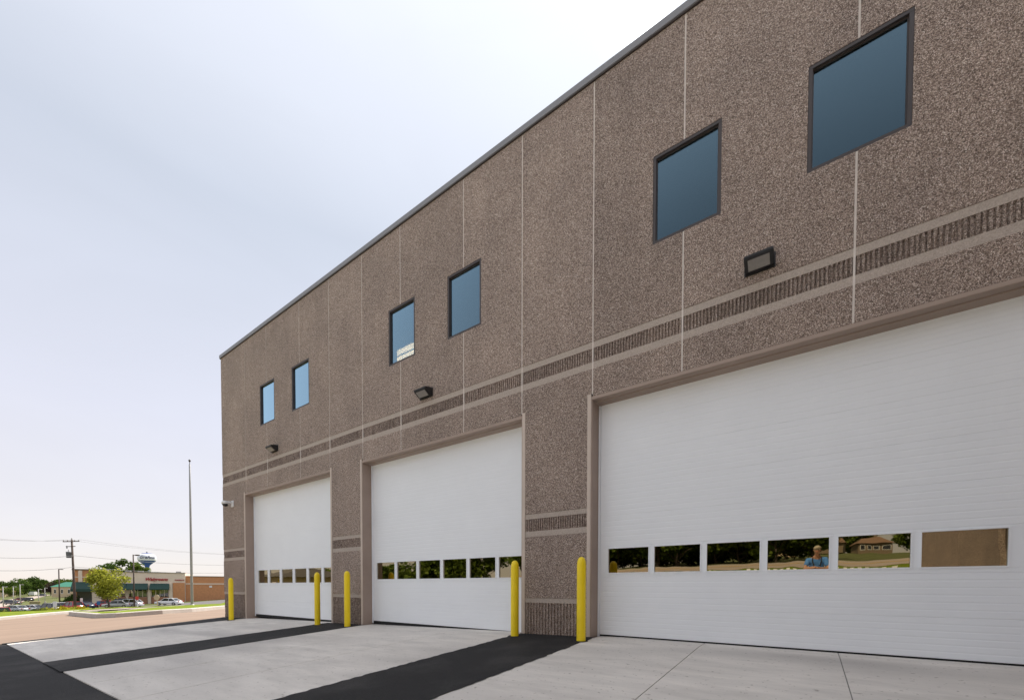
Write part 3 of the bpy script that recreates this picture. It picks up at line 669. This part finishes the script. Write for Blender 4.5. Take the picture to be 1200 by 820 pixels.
# ------------------------------------------------------------------ pharmacy
xa, ya = spot(112, 97); xb, yb = spot(217, 106)
pang = math.atan2(yb-ya, xb-xa); PL = math.dist((xa, ya), (xb, yb))
PH = empty('pharmacy_building', (xa, ya, -4.1), pang, 'low beige and brick pharmacy with green awnings and red lettering beyond the lot', 'building')
# local: x along the shop front, -y... front faces the camera
side = 1 if (Matrix.Rotation(-pang, 2) @ Vector((CAM.x-xa, CAM.y-ya))).y < 0 else -1
def pb(name, x0, x1, d0, d1, z0, z1, m, bevel=0):        # depth d measured inwards from the front
    return bx(name, x0, x1, min(d0*side, d1*side), max(d0*side, d1*side), z0, z1, m, PH, bevel)
HP = 7.9
def fx(px): return (px-112)/105*PL
pb('wall', 0, PL, 0.3, 26, -1.5, HP, M['beige'])
pb('parapet_trim', -.1, PL+.1, .15, .9, HP, HP+.16, M['trim'])
pb('corner_pier', -.6, fx(118), -.12, .29, -1.5, HP-.3, M['beige'])
pb('brick_tower', fx(87.5), -.62, .6, 9, -1.5, 8.3, M['brick']); pb('tower_trim', fx(87), fx(118), .25, 9.1, 8.3, 8.55, M['trim'])
pb('tower_pilaster', fx(93.5), fx(97.6), .35, .59, 0, 8.2, M['beige'])
pb('tower_band', fx(87.7), -.63, .5, .595, 6.6, 6.8, M['beige'])
wx = [(fx(119), fx(145)), (fx(148), fx(170)), (fx(175), fx(196))]
for a, b in wx:
    pb('brick_base', a, b, .12, .29, 0, 2.0, M['brickdk'])
    w = pb('window', a, b, .20, .285, 2.05, 4.3, M['darkwin'])
    g = bx('pane', a+.1, b-.1, min(.17*side, .19*side), max(.17*side, .19*side), 2.15, 4.2, M['shopglass'], w)
    n = 4
    for q in range(n+1):
        xx = a+(b-a)*q/n; bx('mullion', xx-.05, xx+.05, min(.13*side, .168*side), max(.13*side, .168*side), 2.1, 4.25, M['beige'], w)
    bm = BM(); pr = [(0.28, 5.3), (-.15, 5.2), (-1.25, 3.95), (-1.25, 3.75), (.28, 3.75)]
    va = [bm.verts.new((a-.2, d*side, z)) for d, z in pr]; vb = [bm.verts.new((b+.2, d*side, z)) for d, z in pr]
    bm.faces.new(va); bm.faces.new(vb[::-1])
    for q in range(5): bm.faces.new((va[q], vb[q], vb[(q+1) % 5], va[(q+1) % 5]))
    obj('awning', bm, M['awning'], PH)
for a, b in ((fx(171), fx(174.4)), (fx(196.5), fx(201))): pb('pilaster', a, b, -.1, .29, 0, 5.4, M['beige'])
pb('brick_panel', fx(201.5), fx(216.5), .1, .29, 0, 5.5, M['brick'])
pb('brick_wing', PL+.02, PL+17, 1.2, 24, -1.5, 7.1, M['brick']); pb('wing_trim', PL+.02, PL+17.1, 1.05, 1.5, 7.1, 7.25, M['trim'])
pb('wing_band', PL+.03, PL+17, 1.1, 1.19, 5.1, 5.4, M['beige'])
pb('white_plaque', PL+4.9, PL+5.5, 1.12, 1.19, 4.3, 4.8, M['white'])
pb('entrance_recess', fx(92), fx(111), .3, .55, 0, 4.0, M['darkwin'])
bm = BM(); pr = [(.55, 5.6), (-.2, 5.5), (-1.7, 4.0), (-1.7, 3.4), (.55, 3.4)]
a, b = fx(88), fx(109)
va = [bm.verts.new((a, d*side, z)) for d, z in pr]; vb = [bm.verts.new((b, d*side, z)) for d, z in pr]
bm.faces.new(va); bm.faces.new(vb[::-1])
for q in range(5): bm.faces.new((va[q], vb[q], vb[(q+1) % 5], va[(q+1) % 5]))
obj('awning', bm, M['awning'], PH)
for px in (143, 158, 206): pb('roof_unit', fx(px)-.5, fx(px)+.5, 5, 6, HP, HP+.55, M['steelgrey'])
def sign(txt, px, z, wpx, bold, shear, depth=.06):
    me = text_mesh(txt, 1.0, depth, shear, bold)
    xs = [v.co.x for v in me.vertices]; s = wpx/105*PL/(max(xs)-min(xs))
    o = link('sign_lettering', me, M['redsign'], PH); o.scale = (s, s*1.05, 1)
    o.rotation_euler = (R(90), 0, 0) if side == 1 else (R(90), 0, R(180)); o.location = (fx(px), .24*side if False else .19*side, z)
sign('Walgreens', 181, 6.3, 27, .02, .35)
sign('PHARMACY', 210, 6.15, 12, .02, 0)
sign('PHOTO', 115.5, 5.9, 6.5, .02, 0)
for ch in PH.children:
    if ch.name.startswith('sign_lettering') and ch.location.x < fx(120): ch.location.y = -.19*side

# ------------------------------------------------------------------ water tower
X, Y = spot(173, 358); WT = empty('water_tower', (X, Y, T(X, Y)), 0, 'white and blue spheroid water tower with script name rising behind the pharmacy', 'water tower')
WT.scale = (.78, .78, 1); zb = -T(X, Y)
def zz(py): return zb+.66+(685.8-py)*358/FPX
obj('tank', lathe(BM(), [(7.7, zz(656.6)), (8.1, zz(655)), (8.0, zz(653)), (7.2, zz(650.8)), (5.2, zz(649)), (3.9, zz(648.6))], 40), M['tank_w'], WT, True)
obj('tank_roof', lathe(BM(), [(4.6, zz(649.0)), (4.6, zz(648.3)), (2, zz(647.9)), (0, zz(647.8))], 32), M['tank_b'], WT)
obj('bowl', lathe(BM(), [(7.7, zz(656.6)), (6.9, zz(657.4)), (4.2, zz(660.2)), (2.5, zz(662)), (1.9, zz(664)), (1.85, zz(667))], 40), M['tank_b'], WT, True)
obj('stem', lathe(BM(), [(1.85, zz(667)), (1.9, zz(675)), (2.2, zz(690)), (3.4, -.5)], 32), M['tank_l'], WT, True)
obj('vent', lathe(BM(), [(.5, zz(647.9)), (.5, zz(646.6)), (.9, zz(646.5)), (0, zz(646))], 12), M['steelgrey'], WT)
me = text_mesh('Grafton', 4.4, .05, .4, .05); ca = math.atan2(CAM.y-Y, CAM.x-X); zt = zz(653.1)
for v in me.vertices:
    th = ca+v.co.x/8.1; rr = 8.2+v.co.z-.25*max(0, v.co.y); v.co = (math.cos(th)*rr, math.sin(th)*rr, zt+v.co.y*.85)
link('tank_lettering', me, mat('tank_letter_paint', (.02, .03, .10), .5), WT)

# ------------------------------------------------------------------ poles
X, Y = spot(224.8, 24.6); fp = empty('flagpole', (X, Y, T(X, Y)+.1), 0, 'tall bare silver flagpole standing on the grass island', 'flagpole'); fp.scale = (.8, .8, 1)
obj('shaft', lathe(BM(), [(.085, 0), (.08, 3), (.062, 6.1), (.048, 8.2), (0, 8.21)], 16), M['alu'], fp, True)
obj('truck_pulley', tube(BM(), [(0, 0, 8.2), (0, 0, 8.34)], .02, 8), M['bronze'], fp)
obj('finial_ball', lathe(BM(), [(0, 8.33), (.05, 8.35), (.075, 8.41), (.05, 8.47), (0, 8.49)], 14), M['bronze'], fp, True)
obj('base_collar', lathe(BM(), [(.17, -.1), (.17, .03), (.1, .07), (.086, .07)], 16), M['alu'], fp)
obj('halyard', tube(BM(), [(.1, 0, 1.2), (.09, 0, 8.2)], .006, 5), M['white'], fp)
obj('halyard_cleat', box(BM(), .08, .13, -.02, .02, 1.15, 1.35), M['alu'], fp)

X, Y = spot(88, 60); ux, uy = X, Y
UP = empty('utility_pole', (X, Y, T(X, Y)), YAW, 'dark wooden utility pole with crossarms and a transformer, leaning slightly left', 'utility pole')
pole_h = (685.8-632)/FPX*60+.66-T(X, Y); UP.rotation_euler = (0, -R(1.6), YAW)
obj('shaft', tube(BM(), [(0, 0, -.3), (0, 0, pole_h*.5), (0, 0, pole_h)], [.17, .14, .11], 12), M['wood'], UP, True)
bx('crossarm', -1.15, 1.15, -.15, -.05, pole_h-.35, pole_h-.24, M['wood'], UP)
bx('short_crossarm', -.75, .55, -.15, -.05, pole_h-1.05, pole_h-.96, M['wood'], UP)
for q in (-1.08, -.5, .5, 1.08): obj('insulator', lathe(BM(), [(.03, pole_h-.24), (.07, pole_h-.2), (.035, pole_h-.14), (.065, pole_h-.08), (0, pole_h-.04)], 8, q, -.1), M['greypole'], UP)
obj('insulator', lathe(BM(), [(.03, pole_h), (.07, pole_h+.05), (.035, pole_h+.12), (.06, pole_h+.2), (0, pole_h+.25)], 8), M['greypole'], UP)
obj('fuse_cutout', tube(BM(), [(-.62, -.12, pole_h-1.3), (-.62, -.12, pole_h-.9)], .06, 8), M['steelgrey'], UP)
obj('transformer', lathe(BM(), [(.0, pole_h-2.62), (.25, pole_h-2.6), (.27, pole_h-1.85), (.30, pole_h-1.8), (.2, pole_h-1.74), (0, pole_h-1.7)], 16, -.45, -.1), M['steelgrey'], UP, True)
obj('transformer_bushing', tube(BM(), [(-.45, -.1, pole_h-1.75), (-.45, -.1, pole_h-1.45)], .04, 8), M['greypole'], UP)
U2 = copy_tree(UP); X2, Y2 = spot(-160, 42); U2.location = (X2, Y2, T(X2, Y2)); U2['label'] = 'wooden utility pole beyond the left edge carrying the same wires'
U3 = copy_tree(UP); X3, Y3 = spot(330, 105); U3.location = (X3, Y3, T(X3, Y3)); U3['label'] = 'wooden utility pole hidden behind the garage carrying the same wires'
for i, (dz, dx) in enumerate([(-.05, -1.05), (-.05, 1.05), (-2.3, .1), (-3.9, .1)]):
    bm = BM(); ends = [Vector((X2, Y2, T(X2, Y2)+pole_h+dz)), Vector((ux, uy, T(ux, uy)+pole_h+dz)), Vector((X3, Y3, T(X3, Y3)+pole_h+dz))]
    pts = []
    for a, b in zip(ends, ends[1:]):
        for q in range(14):
            t = q/14; p = a.lerp(b, t)+Vector((dx*cy, dx*sy, 0))-Vector((0, 0, .9*4*t*(1-t))); pts.append(p)
    pts.append(ends[2]); tube(bm, pts, .016 if i < 2 else .026, 5)
    tag(obj('overhead_wire', bm, M['wire']), ['upper overhead wire on the left end of the crossarm', 'upper overhead wire on the right end of the crossarm', 'middle overhead wire running past the transformer', 'lowest and thickest overhead wire on the utility pole'][i], 'wire', 'overhead wires')

def street_lamp(px, Z, ytop, arm, m, label, r=.07, group='lot lamps'):
    X, Y = spot(px, Z); z = T(X, Y); h = .66+(685.8-ytop)/FPX*Z-z
    o = empty('street_lamp', (X, Y, z), YAW, label, 'street lamp', group)
    obj('pole', tube(BM(), [(0, 0, -.2), (0, 0, h)], [r, r*.8], 10), m, o, True)
    obj('base', lathe(BM(), [(r*2.4, -.2), (r*2.4, .5), (r*1.2, .55)], 12), M['kerb'], o)
    s = 1 if arm > 0 else -1
    obj('arm', tube(BM(), [(0, 0, h-.08), (arm*.55, 0, h-.06)], r*.5, 6), m, o)
    bx('lamp_head', min(arm*.5, arm), max(arm*.5, arm), -.16, .16, h-.16, h-.01, m, o, .02)
street_lamp(157, 55, 649.5, .72, M['brownpole'], 'dark brown shoebox lamp on a tall pole before the pharmacy, beside the water tower', .085)
street_lamp(69.5, 90, 666.5, .85, M['brownpole'], 'dark lot lamp on a pole left of the utility pole', .13)
for px, Z, yt, lb in [(3.4, 95, 687, 'pale highway light pole at the left edge of the view'), (15.5, 125, 687, 'pale highway light pole above the low spreading tree'), (23.5, 118, 684.5, 'pale highway light pole with white mast between dark trees'), (45, 120, 690, 'grey highway light pole right of the olive sign cabinet'), (52.5, 150, 688.5, 'thin pale highway light pole left of the purple tree')]:
    street_lamp(px, Z, yt, .9, M['greypole'], lb, .10, 'highway lights')

# ------------------------------------------------------------------ small signs and posts
def post_sign(px, Z, y0, y1, w, m, label, name='sign', round_=False, pm='greypole'):
    X, Y = spot(px, Z); z = T(X, Y); k = Z/FPX; zt = .66+(685.8-y0)*k-z; zl = .66+(685.8-y1)*k-z
    o = empty(name, (X, Y, z), YAW, label, 'sign')
    obj('post', tube(BM(), [(0, .05, -.2), (0, .05, zt-.05)], .045, 8), M[pm], o)
    if round_:
        bm = BM(); rr = (zt-zl)/2; zc = (zt+zl)/2
        a = [bm.verts.new((rr*math.cos(t*.2618), 0, zc+rr*math.sin(t*.2618))) for t in range(24)]; b = [bm.verts.new((v.co.x, -.04, v.co.z)) for v in a]
        bm.faces.new(a); bm.faces.new(b[::-1])
        for q in range(24): bm.faces.new((a[q], a[(q+1) % 24], b[(q+1) % 24], b[q]))
        obj('face', bm, m, o)
    else: bx('face', -w/2, w/2, -.04, 0, zl, zt, m, o, .01)
    return o
post_sign(183.6, 48, 696.5, 703, .6, M['tansign'], 'round tan sign on a pale post in the verge before the white car', round_=True, pm='tansign')
post_sign(160.5, 50, 698.5, 702.5, .36, M['redpanel'], 'small red sign on a white post right beside the brown lamp pole', pm='white')
post_sign(115.2, 85, 704, 708.5, .7, M['bluesign'], 'small blue sign beside the pharmacy corner, left of the red car')
post_sign(64.2, 42, 704.5, 712.5, .38, M['white'], 'narrow white sign post among parked cars left of the utility pole', pm='white')
post_sign(95.3, 85, 700.5, 708, .5, M['white'], 'white upright panel sign at the pharmacy entrance', pm='white')
X, Y = spot(40.5, 112); o = empty('monument_sign', (X, Y, T(X, Y)), YAW, 'olive boxy ground sign cabinet beside the highway', 'sign')
bx('cabinet', -1.2, 1.2, -.25, .25, .35, 1.65, M['olive'], o, .03); bx('plinth', -1.0, 1.0, -.2, .2, -.2, .348, M['kerb'], o)
bx('cap', -1.3, 1.3, -.32, .32, 1.652, 1.78, M['tansign'], o)

# ------------------------------------------------------------------ cars
def car(paint, kind='sedan'):
    L_, Wd, Hh = dict(sedan=(4.6, 1.78, 1.45), suv=(4.6, 1.85, 1.72), wagon=(4.7, 1.85, 1.62))[kind]; hl = L_/2; belt = .92 if kind == 'sedan' else 1.02
    o = bpy.data.objects.new('parked_car', None); COL.objects.link(o)
    prof = [(-hl, .35), (-hl+.05, .72), (-hl+.12, belt-.06), (-hl+.5, belt), (.95, belt), (hl-.35, belt-.14), (hl-.04, .66), (hl, .45), (hl-.05, .28), (-hl+.06, .26)]
    bm = BM(); rows = []
    for y, k in ((-Wd/2, .0), (-Wd/2+.10, 1), (Wd/2-.10, 1), (Wd/2, .0)):
        rows.append([bm.verts.new((x*(1 if k else .985), y, z if k else (z*.9 if z > .6 else z))) for x, z in prof])
    for a, b in zip(rows, rows[1:]):
        for q in range(len(prof)): bm.faces.new((a[q], a[(q+1) % len(prof)], b[(q+1) % len(prof)], b[q]))
    bm.faces.new(rows[0]); bm.faces.new(rows[-1][::-1])
    obj('body', bm, paint, o, True, .03)
    xr0, xr1, xf0, xf1 = dict(sedan=(-1.75, -1.0, .55, 1.15), suv=(-2.1, -1.8, .35, .95), wagon=(-2.1, -1.5, .4, 1.1))[kind]
    def frustum(bm, inset, z0, z1):
        w0, w1 = Wd/2-.08-inset, Wd/2-.24-inset
        v = [bm.verts.new(p) for p in ((xr0+inset, -w0, z0), (xf1-inset, -w0, z0), (xf1-inset, w0, z0), (xr0+inset, w0, z0), (xr1+inset, -w1, z1), (xf0-inset, -w1, z1), (xf0-inset, w1, z1), (xr1+inset, w1, z1))]
        for f in ((0, 1, 5, 4), (1, 2, 6, 5), (2, 3, 7, 6), (3, 0, 4, 7), (4, 5, 6, 7)): bm.faces.new([v[i] for i in f])
        return bm
    obj('window', frustum(BM(), .02, belt-.03, Hh-.06), M['carglass'], o)
    bx('roof', xr1-.03, xf0+.03, -Wd/2+.23, Wd/2-.23, Hh-.07, Hh, paint, o, .03)
    pl = BM(); w0, w1 = Wd/2-.085, Wd/2-.245; xm = (xr0+xf1)/2-.1; xn = (xr1+xf0)/2-.1
    for s in (-1, 1):
        for (xa_, xb_) in ((xr0, xr1), (xm, xn), (xf1, xf0)): tube(pl, [(xa_, s*w0, belt-.02), (xb_, s*w1, Hh-.05)], .045, 5)
    obj('pillar_frame', pl, paint, o)['kind'] = 'stuff'
    for sx_ in (-1, 1):
        for s in (-1, 1):
            cx_ = sx_*L_*.305; w = BM(); rr = .33
            a = [w.verts.new((cx_+rr*math.cos(t*.3927), s*(Wd/2-.19), rr+rr*math.sin(t*.3927))) for t in range(16)]; b = [w.verts.new((v.co.x, s*(Wd/2+.012), v.co.z)) for v in a]
            w.faces.new(a); w.faces.new(b)
            for q in range(16): w.faces.new((a[q], a[(q+1) % 16], b[(q+1) % 16], b[q]))
            wo = obj('wheel', w, M['tyre'], o)
            q_ = BM(); a = [q_.verts.new((cx_+.2*math.cos(t*.5236), s*(Wd/2+.014), rr+.2*math.sin(t*.5236))) for t in range(12)]; b = [q_.verts.new((v.co.x, s*(Wd/2+.03), v.co.z)) for v in a]
            q_.faces.new(a); q_.faces.new(b)
            for k in range(12): q_.faces.new((a[k], a[(k+1) % 12], b[(k+1) % 12], b[k]))
            obj('rim', q_, M['rim'], wo)
    for s in (-1, 1):
        bx('headlight', hl-.13, hl+.005, s*.6-.18, s*.6+.18, .58, .72, M['lamp_w'], o, .02)
        bx('taillight', -hl-.005, -hl+.12, s*.66-.14, s*.66+.14, .68, .88, M['lamp_r'], o, .02)
    bx('bumper', hl-.06, hl+.03, -Wd/2+.12, Wd/2-.12, .30, .44, M['tyre'], o, .02)
    return o
protos = {}
def put_car(px, Z, ang, paint, kind, label, group='parked cars', dz=0):
    X, Y = spot(px, Z); k = (paint, kind)
    if k not in protos: o = protos[k] = car(M['car_'+paint], kind)
    else: o = copy_tree(protos[k])
    o.location = (X, Y, T(X, Y)+.03+dz); o.rotation_euler = (0, 0, YAW+R(ang)); tag(o, label, 'car', group)
put_car(122, 88, 205, 'red', 'sedan', 'red sedan parked before the pharmacy, under the yellow-green tree')
put_car(139, 92, 200, 'dark', 'suv', 'dark car parked right of the red sedan, behind the silver ones')
put_car(138, 84, 195, 'silver', 'sedan', 'silver sedan parked right of the red sedan')
put_car(150, 85, 190, 'silver', 'wagon', 'silver wagon parked left of the brown lamp pole')
put_car(198, 86, 185, 'white', 'sedan', 'white sedan parked before the brick panel, right of the round tan sign')
put_car(18, 88, 176, 'silver', 'sedan', 'silver sedan behind the dark hedge at the left', dz=.0)
put_car(37, 90, 182, 'white', 'sedan', 'white sedan behind the right end of the dark hedge', dz=.0)
put_car(57, 84, 165, 'grey', 'suv', 'dark grey SUV parked left of the narrow white post', dz=.0)
put_car(68, 86, 160, 'silver', 'suv', 'silver SUV parked right of the narrow white post', dz=.0)
put_car(76, 87, 158, 'white', 'wagon', 'white wagon parked left of the utility pole', dz=.0)
put_car(84, 84, 160, 'red', 'suv', 'red SUV parked directly behind the utility pole', dz=.0)
put_car(97, 86, 170, 'navy', 'sedan', 'dark blue sedan parked at the pharmacy entrance')
put_car(-2, 62, 150, 'red', 'suv', 'red SUV cut by the left edge of the view')
put_car(8, 165, 190, 'dark', 'sedan', 'black sedan driving on the highway at the left', 'cars on the highway')
put_car(14.5, 150, 185, 'grey', 'sedan', 'grey sedan on the highway, second from the left', 'cars on the highway')
put_car(23.5, 205, 190, 'maroon', 'sedan', 'maroon sedan on the highway under the pale light pole', 'cars on the highway')
put_car(49, 290, 185, 'grey', 'suv', 'grey SUV on the highway, farthest of the cars there', 'cars on the highway')
put_car(31, 185, 185, 'dark', 'suv', 'black SUV on the highway left of the olive sign', 'cars on the highway')
# far box truck
X, Y = spot(38, 318); tk = empty('box_truck', (X, Y, T(X, Y)+.05), YAW, 'white box truck parked under the far trees', 'truck')
bx('cargo_box', -1.2, 2.4, -1.1, 1.1, .7, 3.1, M['white'], tk, .04); bx('cab', -2.5, -1.25, -1.0, 1.0, .5, 2.1, M['white'], tk, .12); bx('windscreen', -2.52, -1.9, -.9, .9, 1.3, 1.9, M['carglass'], tk, .02)
for wx_ in (-1.9, 1.5):
    for s in (-1, 1): obj('wheel', tube(BM(), [(wx_, s*.75, .42), (wx_, s*1.05, .42)], .42, 14), M['tyre'], tk)

# ------------------------------------------------------------------ distant houses (left) and across the street (in the reflections)
def house(x, y, ang, w, d, h, rh, wall, roof, label, nwin=3, ov=.5, name='house'):
    z = T(x, y); o = empty(name, (x, y, z-.1), ang, label, 'house')
    bx('wall', -w/2, w/2, -d/2, d/2, 0, h, wall, o)
    bm = BM(); a, b = w/2+ov, d/2+ov; q = w*.32
    lo = [bm.verts.new(p) for p in ((-a, -b, h+.01), (a, -b, h+.01), (a, b, h+.01), (-a, b, h+.01))]; hi = [bm.verts.new((-q, 0, h+rh)), bm.verts.new((q, 0, h+rh))]
    bm.faces.new((lo[0], lo[1], hi[1], hi[0])); bm.faces.new((lo[1], lo[2], hi[1])); bm.faces.new((lo[2], lo[3], hi[0], hi[1])); bm.faces.new((lo[3], lo[0], hi[0])); bm.faces.new(lo[::-1])
    rf = obj('roof', bm, roof, o); bx('chimney', q*.4, q*.4+.7, -.35, .35, h+rh*.5, h+rh+.6, wall, rf)
    for s in (-1, 1):
        for i in range(nwin):
            xx = -w/2+w*(i+.5)/nwin
            wn = bx('window', xx-.6, xx+.6, s*d/2-.05, s*d/2+.05, h*.35, h*.78, M['white'], o)
            bx('pane', xx-.5, xx+.5, s*d/2-.065, s*d/2+.065, h*.39, h*.74, M['darkwin'], wn)
    return o
X, Y = spot(87, 230); house(X, Y, YAW, 15, 9, 5.6, 2.6, M['tanwall'], M['teal'], 'distant tan house with teal green roof left of the pharmacy', 4)
X, Y = spot(5, 325); house(X, Y, YAW, 9, 7, 4, 2.4, M['tanwall'], M['roofbr'], 'small distant house under the trees at the left edge', 3)
house(15.0, -158, R(-6), 7, 8, 2.6, 2.0, M['housebr'], M['roofdk'], 'low house with brown hip roof across the street, right of the photographer', 4)
house(-6.0, -118, 0, 7, 7, 2.4, 1.3, M['tanwall'], M['roofbr'], 'small tan house across the street, left of the photographer', 2)
house(4.0, -125, R(8), 6, 7, 2.6, 1.7, M['housebr'], M['roofdk'], 'small brown house across the street behind the photographer', 2)
for i, (x, y, w) in enumerate([(-62, -22, 10), (-48, -20, 8), (-82, -34, 12)]):
    house(x, y, R(10*i), w, 7, 2.6, 1.2, M['tanwall'], M['roofgr'], ['tan bungalow across the lot, nearest of the three', 'small tan bungalow across the lot, rightmost of the three', 'long tan bungalow farthest across the lot'][i], 3)
back = []
rb = random.Random(3)
for i in range(11): back.append((-29.5+2.9*i+rb.uniform(-.8, .8), -45-rb.uniform(0, 4), rb.uniform(5.5, 8.5), rb.uniform(6, 7.5)))
for i in range(9): back.append((-33+4.4*i+rb.uniform(-1, 1), -56-rb.uniform(0, 6), rb.uniform(8, 12), rb.uniform(8, 10)))
for i in range(13): back.append((-36-8.5*i+rb.uniform(-2, 2), -47-1.6*i-rb.uniform(0, 5), rb.uniform(8.5, 12)*(1 if i % 4 else .75), rb.uniform(9, 11.5)))
for i in range(15): back.append((-32+2.2*i+rb.uniform(-.5, .5), -51-rb.uniform(0, 3), rb.uniform(2.8, 3.6), rb.uniform(5, 6)))
back = [b for b in back if b[0] < .5]
back += [(24, -160, 12, 11), (33, -168, 14, 13), (12, -176, 13, 13), (2, -170, 15, 13), (21.5, -120, 10, 7), (5.5, -150, 9, 8)]
for i, (x, y, h, w) in enumerate(back):
    tree(x, y, h, w, M['leaf_m'], 'leafy green street tree across the road, mirrored in the door windows', 3400, w*.042, .05, 100+i, group='trees across the street')
for i in range(5):
    x = -10.5+3.1*i
    f = empty('picket_fence', (x, -20, T(x, -20)), 0, 'white picket fence panel across the street', 'fence', 'white fence panels across the street')
    for q in range(10): bx('picket', -1.5+.3*q, -1.5+.3*q+.16, -.02, .02, 0, .62, M['white'], f)
    bx('rail', -1.55, 1.5, .021, .06, .12, .2, M['white'], f); bx('rail', -1.55, 1.5, .021, .06, .42, .5, M['white'], f)

# ------------------------------------------------------------------ the photographer and tripod (seen only as a reflection)
PXX, PYY = .20, -10.2; PZ = T(PXX, PYY)
PE = empty('person', (PXX, PYY, PZ), 0, 'photographer in blue T-shirt and pale jeans leaning over a camera, mirrored in the door window', 'person')
PE.scale = (1.03, 1.03, 1.03)
def skin(name, verts, edges, radii, m, sub=2, root=0):
    me = bpy.data.meshes.new(name); me.from_pydata(verts, edges, []); o = link(name, me, m, PE)
    o.modifiers.new('skin', 'SKIN'); lay = me.skin_vertices[0].data
    for i, rd in enumerate(radii): lay[i].radius = rd if isinstance(rd, tuple) else (rd, rd); lay[i].use_root = (i == root)
    s = o.modifiers.new('sub', 'SUBSURF'); s.levels = sub; s.render_levels = sub
    for p in me.polygons: p.use_smooth = True
    return o
# joints: y forward (+y is towards the door); leaning over the camera
V = [(0, -.12, .98), (0, -.08, 1.14), (0, .0, 1.32), (0, .09, 1.47), (0, .15, 1.56), (0, .22, 1.63), (0, .245, 1.72),
     (-.175, .07, 1.42), (-.26, .18, 1.17), (-.10, .42, 1.17), (-.02, .46, 1.17),
     (.175, .07, 1.42), (.27, .15, 1.16), (.08, .38, 1.15), (.0, .44, 1.15),
     (-.10, -.12, .92), (-.13, -.06, .50), (-.14, -.10, .09), (-.14, .06, .04), (.10, -.12, .92), (.13, -.06, .50), (.15, -.10, .09), (.15, .06, .04)]
E_ = [(0, 1), (1, 2), (2, 3), (3, 4), (4, 5), (5, 6), (3, 7), (7, 8), (8, 9), (9, 10), (3, 11), (11, 12), (12, 13), (13, 14), (0, 15), (15, 16), (16, 17), (17, 18), (0, 19), (19, 20), (20, 21), (21, 22)]
Rd = [(.15, .11), (.145, .105), (.15, .105), (.095, .07), .052, .085, .088, .050, .046, .036, .032, .050, .048, .036, .032, .085, .062, .042, .04, .085, .062, .042, .04]
skin('body', V, E_, Rd, M['skin'])
sh = list(range(0, 4))+[7, 8, 11, 12]; sv = [V[i] for i in range(4)]+[V[7], (-.243, .158, 1.22), V[11], (.251, .134, 1.21)]
skin('t_shirt', sv, [(0, 1), (1, 2), (2, 3), (3, 4), (4, 5), (3, 6), (6, 7)], [(.18, .14), (.18, .14), (.185, .14), (.155, .115), .088, .062, .088, .062], M['shirt'])
skin('trousers', [V[0], V[15], V[16], (-.14, -.10, .11), V[19], V[20], (.15, -.10, .11)], [(0, 1), (1, 2), (2, 3), (0, 4), (4, 5), (5, 6)], [(.168, .13), .105, .08, .065, .105, .08, .065], M['jeans'])
for s in (-1, 1):
    skin('shoe', [(s*.145, -.14, .055), (s*.148, .0, .05), (s*.15, .12, .04)], [(0, 1), (1, 2)], [.05, .052, .04], M['shoe'], 1)
    skin('camera_strap', [(s*.10, .13, 1.50), (s*.10, .19, 1.36), (s*.07, .30, 1.22)], [(0, 1), (1, 2)], [.014, .014, .014], M['vest'], 1)
    # five fingers on each hand, curled over the camera
    for q in range(5):
        bx_, by_, bz_ = (s*-.0, .44, 1.16); ox = s*(.03+.0*q); fz = 1.155+.012*(q-2); ln = (.05, .07, .075, .07, .055)[q]
        skin('finger', [(s*.03, .44, fz), (s*.015, .44+ln*.7, fz+.008), (s*.0, .44+ln, fz-.012)], [(0, 1), (1, 2)], [.0095, .0085, .007], M['skin'], 1)
skin('nose', [(0, .32, 1.675), (0, .345, 1.66)], [(0, 1)], [.014, .012], M['skin'], 1)
for s in (-1, 1):
    skin('ear', [(s*.088, .225, 1.69), (s*.096, .215, 1.66)], [(0, 1)], [.017, .012], M['skin'], 1)
    obj('eye', lathe(BM(), [(0, 1.682), (.011, 1.69), (0, 1.70)], 8, s*.033, .318), M['blackgl'], PE, True)
bx('mouth', -.022, .022, .318, .326, 1.625, 1.633, M['redsign'], PE)
hr = BM(); bmesh.ops.create_icosphere(hr, subdivisions=3, radius=.104)
for v in list(hr.verts):
    if v.co.z < -.02 and v.co.y > -.03: v.co *= .86
    v.co = Vector((v.co.x, v.co.y*1.08+.235, v.co.z*.95+1.735+rnd.uniform(-.004, .004)))
obj('hair', hr, M['hair'], PE, True)

tp = empty('camera_tripod', (0, -5.33, T(0, -5.33)), 0, 'black camera on a tripod in front of the photographer', 'tripod')
ch = CAM.z-T(0, -5.33)
bx('camera_body', -.07, .07, -.05, .02, ch-.05, ch+.05, M['fixture'], tp, .008)
obj('lens_barrel', tube(BM(), [(0, .02, ch), (0, .085, ch)], .035, 16), M['fixture'], tp, True)
obj('centre_column', tube(BM(), [(0, 0, ch-.45), (0, 0, ch-.055)], .018, 8), M['fixture'], tp)
for a in (R(210), R(330), R(90)): obj('leg', tube(BM(), [(0, 0, ch-.16), (math.cos(a)*.34, math.sin(a)*.34, .0)], [.016, .011], 8), M['fixture'], tp)
